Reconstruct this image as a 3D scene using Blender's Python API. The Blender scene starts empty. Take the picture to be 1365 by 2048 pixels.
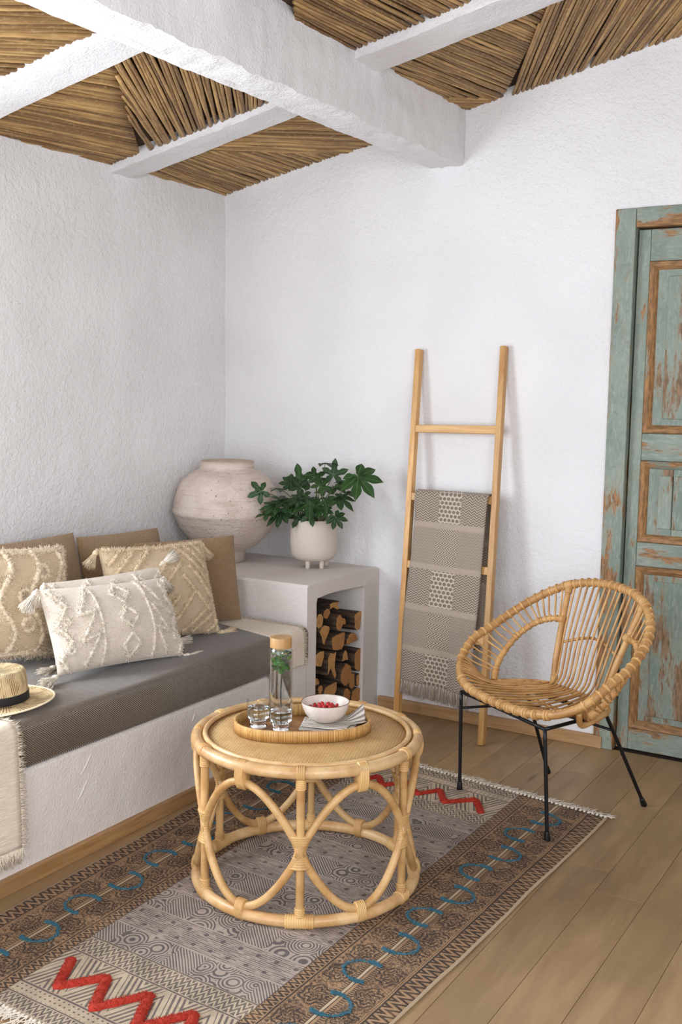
import bpy, math, random
import numpy as np
from mathutils import Matrix, Vector

random.seed(7); RNG = np.random.default_rng(11)
SC = bpy.context.scene; COL = SC.collection
PI = math.pi

# ------------------------------------------------------------------ camera
def camera():
    yaw, pitch, roll = 0.54133, 0.115336, 0.015714
    d = Vector((-math.sin(yaw)*math.cos(pitch), math.cos(yaw)*math.cos(pitch), -math.sin(pitch)))
    r = Vector((math.cos(yaw), math.sin(yaw), 0)); u = r.cross(d)
    c, s = math.cos(roll), math.sin(roll)
    r2 = c*r + s*u; u2 = -s*r + c*u
    cd = bpy.data.cameras.new('camera'); co = bpy.data.objects.new('camera', cd); COL.objects.link(co)
    cd.sensor_fit = 'VERTICAL'; cd.sensor_height = 36; cd.lens = 2151.57*36/2048
    cd.clip_start = .05
    m = Matrix((r2, u2, -d)).transposed().to_4x4(); m.translation = (3.10147, -4.07922, 1.4)
    co.matrix_world = m; SC.camera = co
camera()

# ------------------------------------------------------------------ world, lights, exposure
W = bpy.data.worlds.new('sky'); SC.world = W; W.use_nodes = True
W.node_tree.nodes['Background'].inputs[0].default_value = (.62, .74, 1, 1)
W.node_tree.nodes['Background'].inputs[1].default_value = 1.6
def area(name, loc, rot, sx, sy, power, color):
    l = bpy.data.lights.new(name, 'AREA'); l.shape = 'RECTANGLE'; l.size = sx; l.size_y = sy
    l.energy = power; l.color = color
    o = bpy.data.objects.new(name, l); COL.objects.link(o); o.location = loc; o.rotation_euler = rot
# daylight entering by the window in the left wall and by the open doorway in the wall behind the camera
area('window_daylight', (.02, -2.65, 1.36), (0, -PI/2, 0), .98, 1.4, 43, (.87, .935, 1))
area('doorway_daylight', (1.9, -5.17, 1.15), (PI/2, 0, 0), 2.0, 2.1, 29, (.97, .985, 1))
area('side_fill_light', (3.92, -3.9, 1.65), (0, PI/2, 0), 1.1, 1.5, 40, (.97, .985, 1))  # added fill from the unseen right side, brightens the left wall; window made up
SC.view_settings.view_transform = 'Standard'; SC.view_settings.look = 'None'
SC.view_settings.gamma = 1; SC.view_settings.use_curve_mapping = False
SC.view_settings.exposure = 0.54
SC.cycles.max_bounces = 14; SC.cycles.transmission_bounces = 12; SC.cycles.diffuse_bounces = 4

# ------------------------------------------------------------------ node helpers
def lin(c):
    return tuple((x/255/12.92 if x/255 <= .04045 else ((x/255+.055)/1.055)**2.4) for x in c) + (1,)
class NV:
    def __init__(s, g, k): s.g = g; s.k = k
    def __add__(s, o): return s.g.m('ADD', s, o)
    __radd__ = __add__
    def __sub__(s, o): return s.g.m('SUBTRACT', s, o)
    def __rsub__(s, o): return s.g.m('SUBTRACT', o, s)
    def __mul__(s, o): return s.g.m('MULTIPLY', s, o)
    __rmul__ = __mul__
    def __truediv__(s, o): return s.g.m('DIVIDE', s, o)
    def __gt__(s, o): return s.g.m('GREATER_THAN', s, o)
    def __lt__(s, o): return s.g.m('LESS_THAN', s, o)
class G:
    def __init__(s, name):
        s.mat = bpy.data.materials.new(name); s.mat.use_nodes = True
        s.t = s.mat.node_tree; s.b = s.t.nodes['Principled BSDF']; s.c = {}
    def node(s, ty, **kw):
        n = s.t.nodes.new(ty)
        for k, v in kw.items(): setattr(n, k, v)
        return n
    def put(s, inp, v):
        if isinstance(v, NV): s.t.links.new(v.k, inp)
        elif isinstance(v, bpy.types.NodeSocket): s.t.links.new(v, inp)
        else: inp.default_value = v
    def m(s, op, a, b=None, c=None):
        n = s.node('ShaderNodeMath', operation=op)
        for i, x in enumerate((a, b, c)):
            if x is not None: s.put(n.inputs[i], x)
        return NV(s, n.outputs[0])
    def fract(s, a): return s.m('FRACT', a)
    def floor(s, a): return s.m('FLOOR', a)
    def abs(s, a): return s.m('ABSOLUTE', a)
    def sin(s, a): return s.m('SINE', a)
    def mn(s, a, b): return s.m('MINIMUM', a, b)
    def mx(s, a, b): return s.m('MAXIMUM', a, b)
    def tri(s, a): return s.abs(s.fract(a) - .5)*2
    def band(s, x, a, b): return (x > a)*(x < b)
    def smooth(s, x, a, b, lo=0, hi=1):
        n = s.node('ShaderNodeMapRange', interpolation_type='SMOOTHSTEP')
        s.put(n.inputs[0], x)
        for i, v in enumerate((a, b, lo, hi)): n.inputs[i+1].default_value = v
        return NV(s, n.outputs[0])
    def coord(s, which='Object'):
        if 'tc' not in s.c: s.c['tc'] = s.node('ShaderNodeTexCoord')
        return s.c['tc'].outputs[which]
    def xyz(s, which='Object'):
        n = s.node('ShaderNodeSeparateXYZ'); s.t.links.new(s.coord(which), n.inputs[0])
        return [NV(s, o) for o in n.outputs]
    def vec(s, x, y, z=0):
        n = s.node('ShaderNodeCombineXYZ')
        for i, v in enumerate((x, y, z)): s.put(n.inputs[i], v)
        return n.outputs[0]
    def scaled(s, sc, which='Object', off=None):
        n = s.node('ShaderNodeMapping'); s.t.links.new(s.coord(which), n.inputs[0]); n.inputs['Scale'].default_value = sc
        if off is not None:
            a = s.node('ShaderNodeVectorMath', operation='ADD'); s.t.links.new(n.outputs[0], a.inputs[0])
            s.put(a.inputs[1], off); return a.outputs[0]
        return n.outputs[0]
    def noise(s, vec, scale=5, detail=3, rough=.55, dist=0):
        n = s.node('ShaderNodeTexNoise'); s.t.links.new(vec, n.inputs['Vector'])
        n.inputs['Scale'].default_value = scale; n.inputs['Detail'].default_value = detail
        n.inputs['Roughness'].default_value = rough; n.inputs['Distortion'].default_value = dist
        return NV(s, n.outputs[0])
    def voro(s, vec, scale, out='Distance', feature='F1', rand=1):
        n = s.node('ShaderNodeTexVoronoi', feature=feature); s.t.links.new(vec, n.inputs['Vector'])
        n.inputs['Scale'].default_value = scale; n.inputs['Randomness'].default_value = rand
        return NV(s, n.outputs[out])
    def rnd(s):
        return NV(s, s.node('ShaderNodeObjectInfo').outputs['Random'])
    def mix(s, f, a, b):
        n = s.node('ShaderNodeMix', data_type='RGBA'); s.put(n.inputs[0], f)
        for i, x in ((6, a), (7, b)):
            if isinstance(x, tuple): x = lin(x[:3])
            s.put(n.inputs[i], x)
        return n.outputs[2]
    def hsv(s, col, h=.5, sa=1., v=1.):
        n = s.node('ShaderNodeHueSaturation'); s.put(n.inputs['Color'], col)
        s.put(n.inputs['Hue'], h); s.put(n.inputs['Saturation'], sa); s.put(n.inputs['Value'], v); return n.outputs[0]
    def bump(s, h, dist=.002, strength=1.):
        n = s.node('ShaderNodeBump'); s.put(n.inputs['Height'], h)
        n.inputs['Distance'].default_value = dist; n.inputs['Strength'].default_value = strength
        s.t.links.new(n.outputs[0], s.b.inputs['Normal'])
    def out(s, col, rough=.7, **kw):
        if isinstance(col, tuple): col = lin(col[:3])
        s.put(s.b.inputs['Base Color'], col); s.put(s.b.inputs['Roughness'], rough)
        for k, v in kw.items(): s.put(s.b.inputs[k.replace('_', ' ')], v)
        return s.mat

def m_plain(name, col, rough=.6, **kw):
    return G(name).out(col, rough, **kw)
def m_plaster(name, col=(237, 235, 234), fine=1.0):
    g = G(name); o = g.coord()
    a = g.noise(o, 7, 1, .6); b = g.noise(o, 42, 2, .68); c = g.noise(o, 150, 0)
    g.bump(a*.55 + b*.45*fine + c*.10, .013)
    t = g.noise(o, 2.2, 1, .6)
    return g.out(g.mix(g.smooth(t, .35, .7), col, tuple(x-7 for x in col)), .9, Specular_IOR_Level=0.)
def m_cane():
    g = G('cane'); r = g.rnd()
    at = g.node('ShaderNodeAttribute', attribute_name='along')
    x = NV(g, at.outputs['Fac']); tone = g.node('ShaderNodeAttribute', attribute_name='tone'); tn = NV(g, tone.outputs['Fac'])
    n = g.noise(g.vec(x*3, tn*37, r*9), 2, 4); k = g.noise(g.scaled((60, 60, 60)), 1, 3)
    c = g.mix(tn, (112, 80, 44), (204, 164, 104)); c = g.mix(g.smooth(n, .35, .75)*.75, c, (118, 84, 48))
    c = g.mix(g.smooth(k, .5, .8)*.35, c, (226, 196, 146))
    return g.out(c, .55)
def m_wood(name, c1, c2, axis=1, stretch=14, rough=.55, scale=9, knots=False, var=.18):
    g = G(name); r = g.rnd()
    sc = [stretch]*3; sc[axis] = 1.
    off = g.vec(r*31, r*17, r*53)
    v = g.scaled(tuple(sc), off=off)
    n = g.noise(v, scale*.35, 6, .62, .6); n2 = g.noise(g.scaled((1, 1, 1), off=off), 3.2, 3)
    c = g.mix(g.smooth(n, .3, .72), c1, c2)
    c = g.mix(g.smooth(n2, .4, .75)*.5, c, tuple(int(x*.8) for x in c1))
    if knots:
        k = g.voro(g.scaled((5.5, 1.1, 1), off=off), 1.0)
        c = g.mix(g.smooth(k, .03, .085, .75, 0), c, (64, 48, 36))
    c = g.hsv(c, .5, 1., r*var*2 + (1-var))
    g.bump(n, .0006)
    return g.out(c, rough)
def m_rattan(name, c1=(208, 168, 112), c2=(178, 132, 78), rough=.42):
    g = G(name); r = g.rnd()
    n = g.noise(g.scaled((1, 1, 1), off=g.vec(r*9, r*5, r*3)), 14, 4); n2 = g.noise(g.coord(), 160, 2)
    c = g.mix(g.smooth(n, .35, .7), c1, c2); c = g.mix(g.smooth(n2, .62, .78)*.5, c, (150, 104, 58))
    c = g.hsv(c, .5, 1., r*.18 + .92)
    g.bump(n2, .0004)
    return g.out(c, rough)
def m_linen(name, c1, c2, f=420, sheen=.2):
    g = G(name); x, y, z = g.xyz('UV')
    a = g.sin(x*f*6.283); b = g.sin(y*f*6.283)
    n = g.noise(g.scaled((9, 130, 1), 'UV'), 6, 3); n2 = g.noise(g.scaled((130, 9, 1), 'UV'), 6, 3)
    big = g.noise(g.coord(), 9, 3)
    c = g.mix(g.smooth(n*.5 + n2*.5, .4, .6), c1, c2); c = g.mix(g.smooth(big, .4, .7)*.35, c, c2)
    g.bump(a*.3 + b*.3 + n*.5 + n2*.5, .0012)
    return g.out(c, .9, Sheen_Weight=sheen)

M = {}
M['plaster'] = m_plaster('wall_plaster')
M['bench_plaster'] = m_plaster('bench_plaster', (224, 216, 209), .35)
M['beam_paint'] = m_plaster('beam_whitewash', (233, 231, 231), .5)
M['cane'] = m_cane()
M['dark_back'] = m_plain('ceiling_backing', (70, 52, 34), .9)
M['plank'] = m_wood('oak_plank', (170, 140, 101), (142, 113, 80), 1, 7, .48, 5, True, .06)
M['skirting'] = m_wood('skirting_wood', (196, 154, 104), (160, 116, 70), 1, 14, .5)
M['skirting_x'] = m_wood('skirting_wood_cross', (205, 166, 118), (176, 132, 84), 0, 14, .5)
M['bamboo'] = m_wood('bamboo', (218, 170, 104), (188, 132, 70), 2, 18, .4, 6)
M['bamboo_x'] = m_wood('bamboo_rung', (222, 178, 112), (194, 142, 80), 0, 18, .4, 6)
M['rattan'] = m_rattan('rattan')
M['rattan_pale'] = m_rattan('rattan_pale', (216, 180, 130), (190, 146, 94), .34)
M['rattan_bind'] = m_rattan('rattan_binding', (214, 174, 114), (186, 140, 84), .5)
M['rattan_chair'] = m_rattan('rattan_chair', (204, 158, 98), (170, 120, 66))
M['chair_bind'] = m_rattan('rattan_chair_binding', (212, 168, 108), (182, 134, 78), .5)
M['black_metal'] = m_plain('black_metal', (22, 22, 24), .42, Metallic=.3)
M['clay'] = None

# ------------------------------------------------------------------ mesh helpers
class MB:
    def __init__(s): s.v = []; s.f = []; s.mi = []; s.attr = {}; s.uv = None; s.n = 0
    def add(s, v, f, mi=0):
        v = np.asarray(v, float).reshape(-1, 3); o = s.n
        s.v.append(v); s.n += len(v)
        s.f += [tuple(i+o for i in q) for q in f]; s.mi += [mi]*len(f)
        return s
    def box(s, a, b, mi=0):
        x0, y0, z0 = a; x1, y1, z1 = b
        return s.add([(x0,y0,z0),(x1,y0,z0),(x1,y1,z0),(x0,y1,z0),(x0,y0,z1),(x1,y0,z1),(x1,y1,z1),(x0,y1,z1)],
              [(0,3,2,1),(4,5,6,7),(0,1,5,4),(1,2,6,5),(2,3,7,6),(3,0,4,7)], mi)
    def tube(s, P, r, n=8, closed=False, caps=True, ell=None, up=None, mi=0):
        P = np.asarray(P, float); L = len(P); r = np.broadcast_to(np.asarray(r, float), (L,))
        if closed: T = np.roll(P, -1, 0) - np.roll(P, 1, 0)
        else: T = np.gradient(P, axis=0)
        T /= np.linalg.norm(T, axis=1)[:, None] + 1e-12
        a = np.array(up if up is not None else ((0, 0, 1) if abs(T[0, 2]) < .9 else (1, 0, 0)), float)
        rings = []; N = a
        an = np.arange(n)*2*PI/n; ca, sa = np.cos(an), np.sin(an); e = ell or (1, 1)
        for i in range(L):
            N = a if up is not None else N
            N = N - T[i]*(N @ T[i]); nn = np.linalg.norm(N)
            if nn < 1e-6: N = np.array((0.3, 1, 0.2)); N = N - T[i]*(N @ T[i]); nn = np.linalg.norm(N)
            N = N/nn; B = np.cross(T[i], N)
            rings.append(P[i] + r[i]*(e[0]*ca[:, None]*N + e[1]*sa[:, None]*B))
        v = np.concatenate(rings); f = []
        for i in range(L if closed else L-1):
            j = (i+1) % L
            for k in range(n):
                k2 = (k+1) % n; f.append((i*n+k, i*n+k2, j*n+k2, j*n+k))
        if caps and not closed:
            f.append(tuple(range(n))[::-1]); f.append(tuple((L-1)*n+k for k in range(n)))
        return s.add(v, f, mi)
    def lathe(s, prof, n=32, c=(0, 0), mi=0):
        v = []; f = []; L = len(prof)
        for r, z in prof:
            for k in range(n):
                a = 2*PI*k/n; v.append((c[0]+r*math.cos(a), c[1]+r*math.sin(a), z))
        for i in range(L-1):
            for k in range(n):
                k2 = (k+1) % n; f.append((i*n+k, i*n+k2, (i+1)*n+k2, (i+1)*n+k))
        return s.add(v, f, mi)
    def grid(s, P, mi=0, flip=False):
        P = np.asarray(P, float); a, b = P.shape[:2]; f = []
        for i in range(a-1):
            for j in range(b-1):
                q = (i*b+j, (i+1)*b+j, (i+1)*b+j+1, i*b+j+1); f.append(q[::-1] if flip else q)
        return s.add(P.reshape(-1, 3), f, mi)
    def strands(s, B, D, ln, r, bend=.5, mi=0, segs=2):
        B = np.asarray(B, float); D = np.asarray(D, float); D = D/np.linalg.norm(D, axis=1)[:, None]
        n = len(B); ln = np.broadcast_to(ln, (n,)); r = np.broadcast_to(r, (n,))
        rv = RNG.normal(size=(n, 3)); N = np.cross(D, rv); N /= np.linalg.norm(N, axis=1)[:, None] + 1e-9; Bn = np.cross(D, N)
        vs = []
        for k in range(segs+1):
            t = k/segs; c = B + D*(ln*t)[:, None] + N*(bend*ln*t*t)[:, None]
            rr = r*(1-.55*t)
            for a in (0, 2*PI/3, 4*PI/3):
                vs.append(c + rr[:, None]*(math.cos(a)*Bn + math.sin(a)*(N if k else N)))
        m = (segs+1)*3; v = np.stack(vs, 1).reshape(-1, 3); f = []
        for i in range(n):
            o = i*m
            for k in range(segs):
                for a in range(3):
                    b = (a+1) % 3; f.append((o+k*3+a, o+k*3+b, o+k*3+3+b, o+k*3+3+a))
            f.append((o+segs*3, o+segs*3+1, o+segs*3+2))
        return s.add(v, f, mi)
    def mesh(s, name, mats, smooth=True, uv=None, attrs=None, angle=None):
        me = bpy.data.meshes.new(name)
        me.from_pydata(np.concatenate(s.v).tolist(), [], s.f)
        mats = mats if isinstance(mats, (list, tuple)) else [mats]
        for m in mats: me.materials.append(m)
        if len(mats) > 1: me.polygons.foreach_set('material_index', s.mi)
        if smooth: me.polygons.foreach_set('use_smooth', [True]*len(me.polygons))
        if uv is not None:
            l = me.uv_layers.new(name='UVMap'); idx = np.zeros(len(me.loops), int); me.loops.foreach_get('vertex_index', idx)
            l.data.foreach_set('uv', np.asarray(uv, float)[idx].ravel())
        for k, a in (attrs or {}).items():
            at = me.attributes.new(k, 'FLOAT', 'POINT'); at.data.foreach_set('value', np.asarray(a, float))
        if angle is not None: me.set_sharp_from_angle(angle=angle)
        me.update(); return me
    def build(s, name, mats, parent=None, smooth=True, **kw):
        return obj(name, s.mesh(name, mats, smooth, **kw), parent)
def obj(name, me, parent=None):
    o = bpy.data.objects.new(name, me); COL.objects.link(o)
    if parent is not None: o.parent = parent
    return o
def empty(name, loc=(0, 0, 0), rz=0, mat=None):
    o = bpy.data.objects.new(name, None); COL.objects.link(o); o.empty_display_size = .05
    if mat is not None: o.matrix_world = mat
    else: o.location = loc; o.rotation_euler = (0, 0, rz)
    return o
def tag(o, label, cat, group=None, kind=None):
    o['label'] = label; o['category'] = cat
    if group: o['group'] = group
    if kind: o['kind'] = kind
    return o
def struct(o, label=None):
    o['kind'] = 'structure'
    if label: o['label'] = label
    return o
def bevel(o, w, seg=2, angle=.6):
    b = o.modifiers.new('bevel', 'BEVEL'); b.width = w; b.segments = seg; b.limit_method = 'ANGLE'; b.angle_limit = angle; return o
def spline(pts, n, closed=False):
    P = np.asarray(pts, float); L = len(P); out = []
    segs = L if closed else L-1; per = max(1, n//segs)
    for i in range(segs):
        if closed: p0, p1, p2, p3 = P[(i-1) % L], P[i], P[(i+1) % L], P[(i+2) % L]
        else: p0, p1, p2, p3 = P[max(i-1, 0)], P[i], P[i+1], P[min(i+2, L-1)]
        for k in range(per):
            t = k/per
            out.append(.5*((2*p1) + (-p0+p2)*t + (2*p0-5*p1+4*p2-p3)*t*t + (-p0+3*p1-3*p2+p3)*t**3))
    if not closed: out.append(P[-1])
    return np.array(out)
def vnoise(x, y, seed=0):
    # smooth value noise on arrays
    x = np.asarray(x, float); y = np.asarray(y, float)
    xi = np.floor(x).astype(int); yi = np.floor(y).astype(int); fx = x-xi; fy = y-yi
    fx = fx*fx*(3-2*fx); fy = fy*fy*(3-2*fy)
    h = lambda a, b: np.modf(np.abs(np.sin(a*127.1 + b*311.7 + seed*74.7)*43758.5453))[0]
    return (h(xi, yi)*(1-fx)+h(xi+1, yi)*fx)*(1-fy) + (h(xi, yi+1)*(1-fx)+h(xi+1, yi+1)*fx)*fy - .5

# ================================================================== THE SETTING
CZ = lambda x: 2.275 + .2*x                       # underside of the reed ceiling, rising to the right
RX, FY = 3.95, -5.25                              # right wall, wall behind the camera

# ---- floor of planks
fl = struct(MB().box((-.3, FY-.1, -.06), (RX+.1, .2, -.004)).build('floor', m_plain('subfloor', (58, 44, 32), .9), smooth=False), 'brown oak plank floor')
pk = {}
PW = .139
for i in range(29):
    x0 = 2.239 - 17*PW + i*PW
    if x0 > RX-.02 or x0 + PW < .80: continue
    x1 = min(x0+PW, RX)
    y = -5.2 + (i*0.73 % 1.5)
    cuts = [FY] + [c for c in np.arange(FY + .3 + (i*.77 % 1.6), -.25, 1.72)] + [0.]
    if abs(x0 - 2.1) < .03: cuts = [FY, -4.2, -2.75, -1.08, 0.]
    for a, b in zip(cuts[:-1], cuts[1:]):
        o = MB().box((-(x1-x0)/2+.0006, -(b-a)/2+.0006, -.02), ((x1-x0)/2-.0006, (b-a)/2-.0006, 0)).build('plank', M['plank'], fl, smooth=False)
        o.location = ((x0+x1)/2, (a+b)/2, -.0006*random.random())
        bevel(o, .0006, 1)

# ---- walls
def wall_grid(ax, a0, a1, z0, z1f, step=.04, seed=0, cove=.02, holes=()):
    """plaster wall with uneven surface; ax 'x' = back wall (y=0, faces -y), ax 'y' = left wall (x=0, faces +x)"""
    mb = MB(); na = max(2, int((a1-a0)/step)); 
    A = np.linspace(a0, a1, na+1); P = []
    nz = 64
    for a in A:
        top = z1f(a); Z = np.linspace(z0, top, nz+1)
        d = vnoise(a*3+seed, Z*3)*.010 + vnoise(a*9, Z*9+seed)*.004
        e = np.clip((Z - (top-.075))/.075, 0, 1); d = d + e**2*(cove + .02*vnoise(a*7+seed, Z*0+3.3) + .012*vnoise(a*21, Z*0+seed))
        d = np.maximum(d, -.004)
        if ax == 'x': P.append(np.stack([np.full_like(Z, a), -d, Z], 1))
        else: P.append(np.stack([d, np.full_like(Z, a), Z], 1))
    mb.grid(np.array(P), flip=(ax == 'y'))
    return mb
DX0, DX1, DZ = 1.845, 2.80, 2.075
wb = MB()
for (a0, a1, z0, zf, c) in ((-.03, DX0, -.01, lambda a: CZ(a)+.03, .02), (DX1, RX, 0, lambda a: CZ(a)+.03, .02), (DX0, DX1, DZ, lambda a: CZ(a)+.03, .02)):
    w = wall_grid('x', a0, a1, z0, zf, .025, 3, c); wb.add(w.v[0], w.f)
wb.box((-.1, .10, -.05), (RX+.1, .2, 3.4))
wb.box((DX0-.01, .004, 0), (DX0, .1, DZ)); wb.box((DX1, .004, 0), (DX1+.01, .1, DZ)); wb.box((DX0, .004, DZ), (DX1, .1, DZ+.01))
struct(wb.build('wall_back', M['plaster']), 'white rough plaster wall with ladder and door')
wl = MB()
for (a0, a1, z0, zf, c) in ((-1.92, .03, -.01, lambda a: CZ(0)+.03, .012), (-3.38, -1.92, 0, lambda a: .85, 0), (-3.38, -1.92, 1.87, lambda a: CZ(0)+.03, 0), (FY, -3.38, 0, lambda a: CZ(0)+.03, .012)):
    w = wall_grid('y', a0, a1, z0, zf, .04, 9, c); wl.add(w.v[0], w.f)
for a, b in (((-.3, -1.92, 0), (-.02, .2, 2.4)), ((-.3, FY, 0), (-.02, -3.38, 2.4)), ((-.3, -3.38, 0), (-.02, -1.92, .85)), ((-.3, -3.38, 1.87), (-.02, -1.92, 2.4))): wl.box(a, b)
struct(wl.build('wall_left', M['plaster']), 'white rough plaster wall behind the built-in bench')
struct(MB().box((RX, FY, 0), (RX+.1, -4.65, 3.4)).box((RX, -3.15, 0), (RX+.1, 0, 3.4)).box((RX, -4.65, 0), (RX+.1, -3.15, 1.1)).box((RX, -4.65, 2.2), (RX+.1, -3.15, 3.4)).build('wall_right', M['plaster'], smooth=False))
wf = MB()
wf.box((0, FY-.1, 0), (.9, FY, 3.4)).box((2.9, FY-.1, 0), (RX, FY, 3.4)).box((.9, FY-.1, 2.2), (2.9, FY, 3.4))
struct(wf.build('wall_front', M['plaster'], smooth=False))

# ---- ceiling: backing, canes, rafters, main beam
def slab(x0, x1, y0, y1, o0, o1):
    return [(x0,y0,CZ(x0)+o0),(x1,y0,CZ(x1)+o0),(x1,y1,CZ(x1)+o0),(x0,y1,CZ(x0)+o0),(x0,y0,CZ(x0)+o1),(x1,y0,CZ(x1)+o1),(x1,y1,CZ(x1)+o1),(x0,y1,CZ(x0)+o1)]
BF = [(0,3,2,1),(4,5,6,7),(0,1,5,4),(1,2,6,5),(2,3,7,6),(3,0,4,7)]
ceil = struct(MB().add(slab(-.02, RX, FY, .02, .022, .08), BF).build('ceiling', M['dark_back'], smooth=False), 'sloping ceiling of brown canes between white rafters')
def rough_bar(x0, x1, y0, y1, zb, zt, name, seed, amp=.005, n=70, m=6, edge=.0008):
    """white-washed bar, its lower edges and faces uneven; zb, zt functions of x"""
    mb = MB(); ring = []
    along_x = (x1-x0) > (y1-y0)
    L = np.linspace(0, 1, n)
    prof = []   # cross profile, (across 0..1, up 0..1)
    for t in np.linspace(1, 0, m): prof.append((0, t))
    for t in np.linspace(0, 1, m)[1:]: prof.append((t, 0))
    for t in np.linspace(0, 1, m)[1:]: prof.append((1, t))
    P = []
    for l in L:
        row = []
        for k, (a, u) in enumerate(prof):
            ed = edge if (a in (0, 1) and u == 0) else 0
            if along_x: x = x0 + l*(x1-x0); y = y0 + a*(y1-y0)
            else: y = y0 + l*(y1-y0); x = x0 + a*(x1-x0)
            z = zb(x) + u*(zt(x)-zb(x))
            q = l*(max(x1-x0, y1-y0))
            d = amp*float(vnoise(q*6+seed, k*.9)) + amp*.8*float(vnoise(q*23+seed, k*1.7)) + amp*.9*float(vnoise(q*60+seed, k*2.7))
            if a == 0 and along_x: y += -d + ed
            elif a == 1 and along_x: y += d - ed
            elif a == 0: x += -d + ed
            elif a == 1: x += d - ed
            if u == 0: z += d + ed
            row.append((x, y, z))
        P.append(row)
    mb.grid(P, flip=not along_x)
    return mb.build(name, M['beam_paint'], ceil, angle=.55)
rough_bar(1.045, 1.205, FY, .0, lambda x: 2.297, lambda x: CZ(x)+.03, 'main_beam', 1, .007, 300, 9, .003)
rl = [(-.765, -.62), (-1.645, -1.485), (-2.52, -2.36), (-3.4, -3.25), (-4.3, -4.14)]
rr = [(-.885, -.715), (-1.77, -1.6), (-2.65, -2.48), (-3.5, -3.34), (-4.4, -4.24)]
for i, (a, b) in enumerate(rl): rough_bar(-.02, 1.1, a, b, lambda x: CZ(x)-.037, lambda x: CZ(x)+.02, 'rafter', 10+i, .004)
for i, (a, b) in enumerate(rr): rough_bar(1.15, RX, a, b, lambda x: CZ(x)-.037, lambda x: CZ(x)+.02, 'rafter', 20+i, .004, 130)
def clip(poly, p, d):
    """interval of the line p + t d inside a convex polygon (counter-clockwise)"""
    t0, t1 = -9., 9.
    for i in range(len(poly)):
        a = np.array(poly[i]); b = np.array(poly[(i+1) % len(poly)]); n = np.array((-(b-a)[1], (b-a)[0]))
        den = n @ d; num = n @ (p-a)
        if abs(den) < 1e-9:
            if num < 0: return None
        elif den > 0: t0 = max(t0, -num/den)
        else: t1 = min(t1, -num/den)
    return (t0, t1) if t1 - t0 > .03 else None
def ccw(poly):
    a = sum(poly[i][0]*poly[(i+1) % len(poly)][1] - poly[(i+1) % len(poly)][0]*poly[i][1] for i in range(len(poly)))
    return poly if a > 0 else poly[::-1]
canes = []
def reed_panel(poly, d, pitch=.0128, fan=0., layer=0.):
    poly = ccw(poly); d = np.array(d, float); d /= np.linalg.norm(d); n = np.array((-d[1], d[0]))
    pr = [np.array(p) @ n for p in poly]; c0 = np.array(poly).mean(0); q = min(pr)
    while q < max(pr):
        w = pitch*random.uniform(.8, 1.2); q += w
        a = random.uniform(-.02, .02) + fan*(q - (min(pr)+max(pr))/2)
        dd = np.array((d[0]*math.cos(a)-d[1]*math.sin(a), d[0]*math.sin(a)+d[1]*math.cos(a)))
        p = n*q + d*(c0 @ d)
        t = clip(poly, p, dd)
        if t is None: continue
        canes.append((p + dd*t[0], p + dd*t[1], w*.50, layer))
L0, L1 = -.02, 1.06
# left of the beam, from the back wall forwards
reed_panel([(L0, -.64), (.28, -.64), (.66, .02), (L0, .02)], (-.03, 1), fan=.25)
reed_panel([(.28, -.64), (L1, -.64), (L1, .02), (.66, .02)], (.245, .39), fan=.3, layer=-.006)
reed_panel([(L0, -1.50), (.70, -1.50), (.145, -.75), (L0, -.75)], (.10, .5), fan=.35)
reed_panel([(.70, -1.50), (L1, -1.50), (L1, -.75), (.145, -.75)], (-.43, .65), fan=-.25, layer=-.006)
reed_panel([(L0, -2.38), (.10, -2.38), (.735, -1.63), (L0, -1.63)], (.11, .20), fan=.2)
reed_panel([(.10, -2.38), (L1, -2.38), (L1, -1.63), (.735, -1.63)], (.165, .205), fan=.2, layer=-.006)
# right of the beam
reed_panel([(1.19, -.74), (1.85, -.74), (1.345, .02), (1.19, -.24)], (.06, .4), fan=.2)
reed_panel([(1.19, -.25), (1.345, -.02), (1.345, .02), (1.19, .02)], (.2, .3))
reed_panel([(1.85, -.74), (2.7, -.74), (2.7, .02), (1.33, .02)], (-.40, .56), fan=-.18, layer=-.006)
reed_panel([(1.19, -1.62), (1.45, -1.62), (1.10, -1.12), (1.19, -1.1)], (-.3, .55), layer=-.006)
reed_panel([(1.19, -1.22), (1.45, -1.62), (2.0, -1.62), (2.0, -.87), (1.19, -.87)], (.04, .32), fan=.25)
reed_panel([(2.0, -1.62), (2.7, -1.62), (2.7, -.87), (2.0, -.87)], (-.4, .56))
def cane_geo(mb, a, b, r, layer, al, tn):
    n = max(4, int(np.linalg.norm(b-a)/.06)); P = []; tone = random.random(); s = random.random()*50
    d = (b-a)/np.linalg.norm(b-a); nn = np.array((-d[1], d[0]))
    for i in range(n+1):
        t = i/n; q = a + (b-a)*t; off = .004*float(vnoise(t*4+s, s)) ; q = q + nn*off
        P.append((q[0], q[1], CZ(q[0]) - .001 + layer + .007*float(vnoise(t*5+s, s+9))))
    k = mb.n; mb.tube(P, r, 6, caps=True); al += list(np.repeat(np.linspace(0, np.linalg.norm(b-a), n+1), 6) + s); tn += [tone]*((n+1)*6)
def vis(c):   # the bays in view, and how much of a cane lies in them
    m = (c[0]+c[1])/2; return (m[1] > -1.62 and m[0] < 2.1) or (m[1] > -1.95 and m[0] > .35 and m[0] < 1.06)
canes.sort(key=lambda c: (not vis(c), -np.linalg.norm(c[1]-c[0])))
for c in canes[:300]:
    mb = MB(); al = []; tn = []; cane_geo(mb, *c, al, tn); mb.build('cane', M['cane'], ceil, attrs={'along': al, 'tone': tn})
mb = MB(); al = []; tn = []
for c in canes[300:]: cane_geo(mb, *c, al, tn)
o = mb.build('cane_remainder', M['cane'], ceil, attrs={'along': al, 'tone': tn}); o['kind'] = 'stuff'

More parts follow.
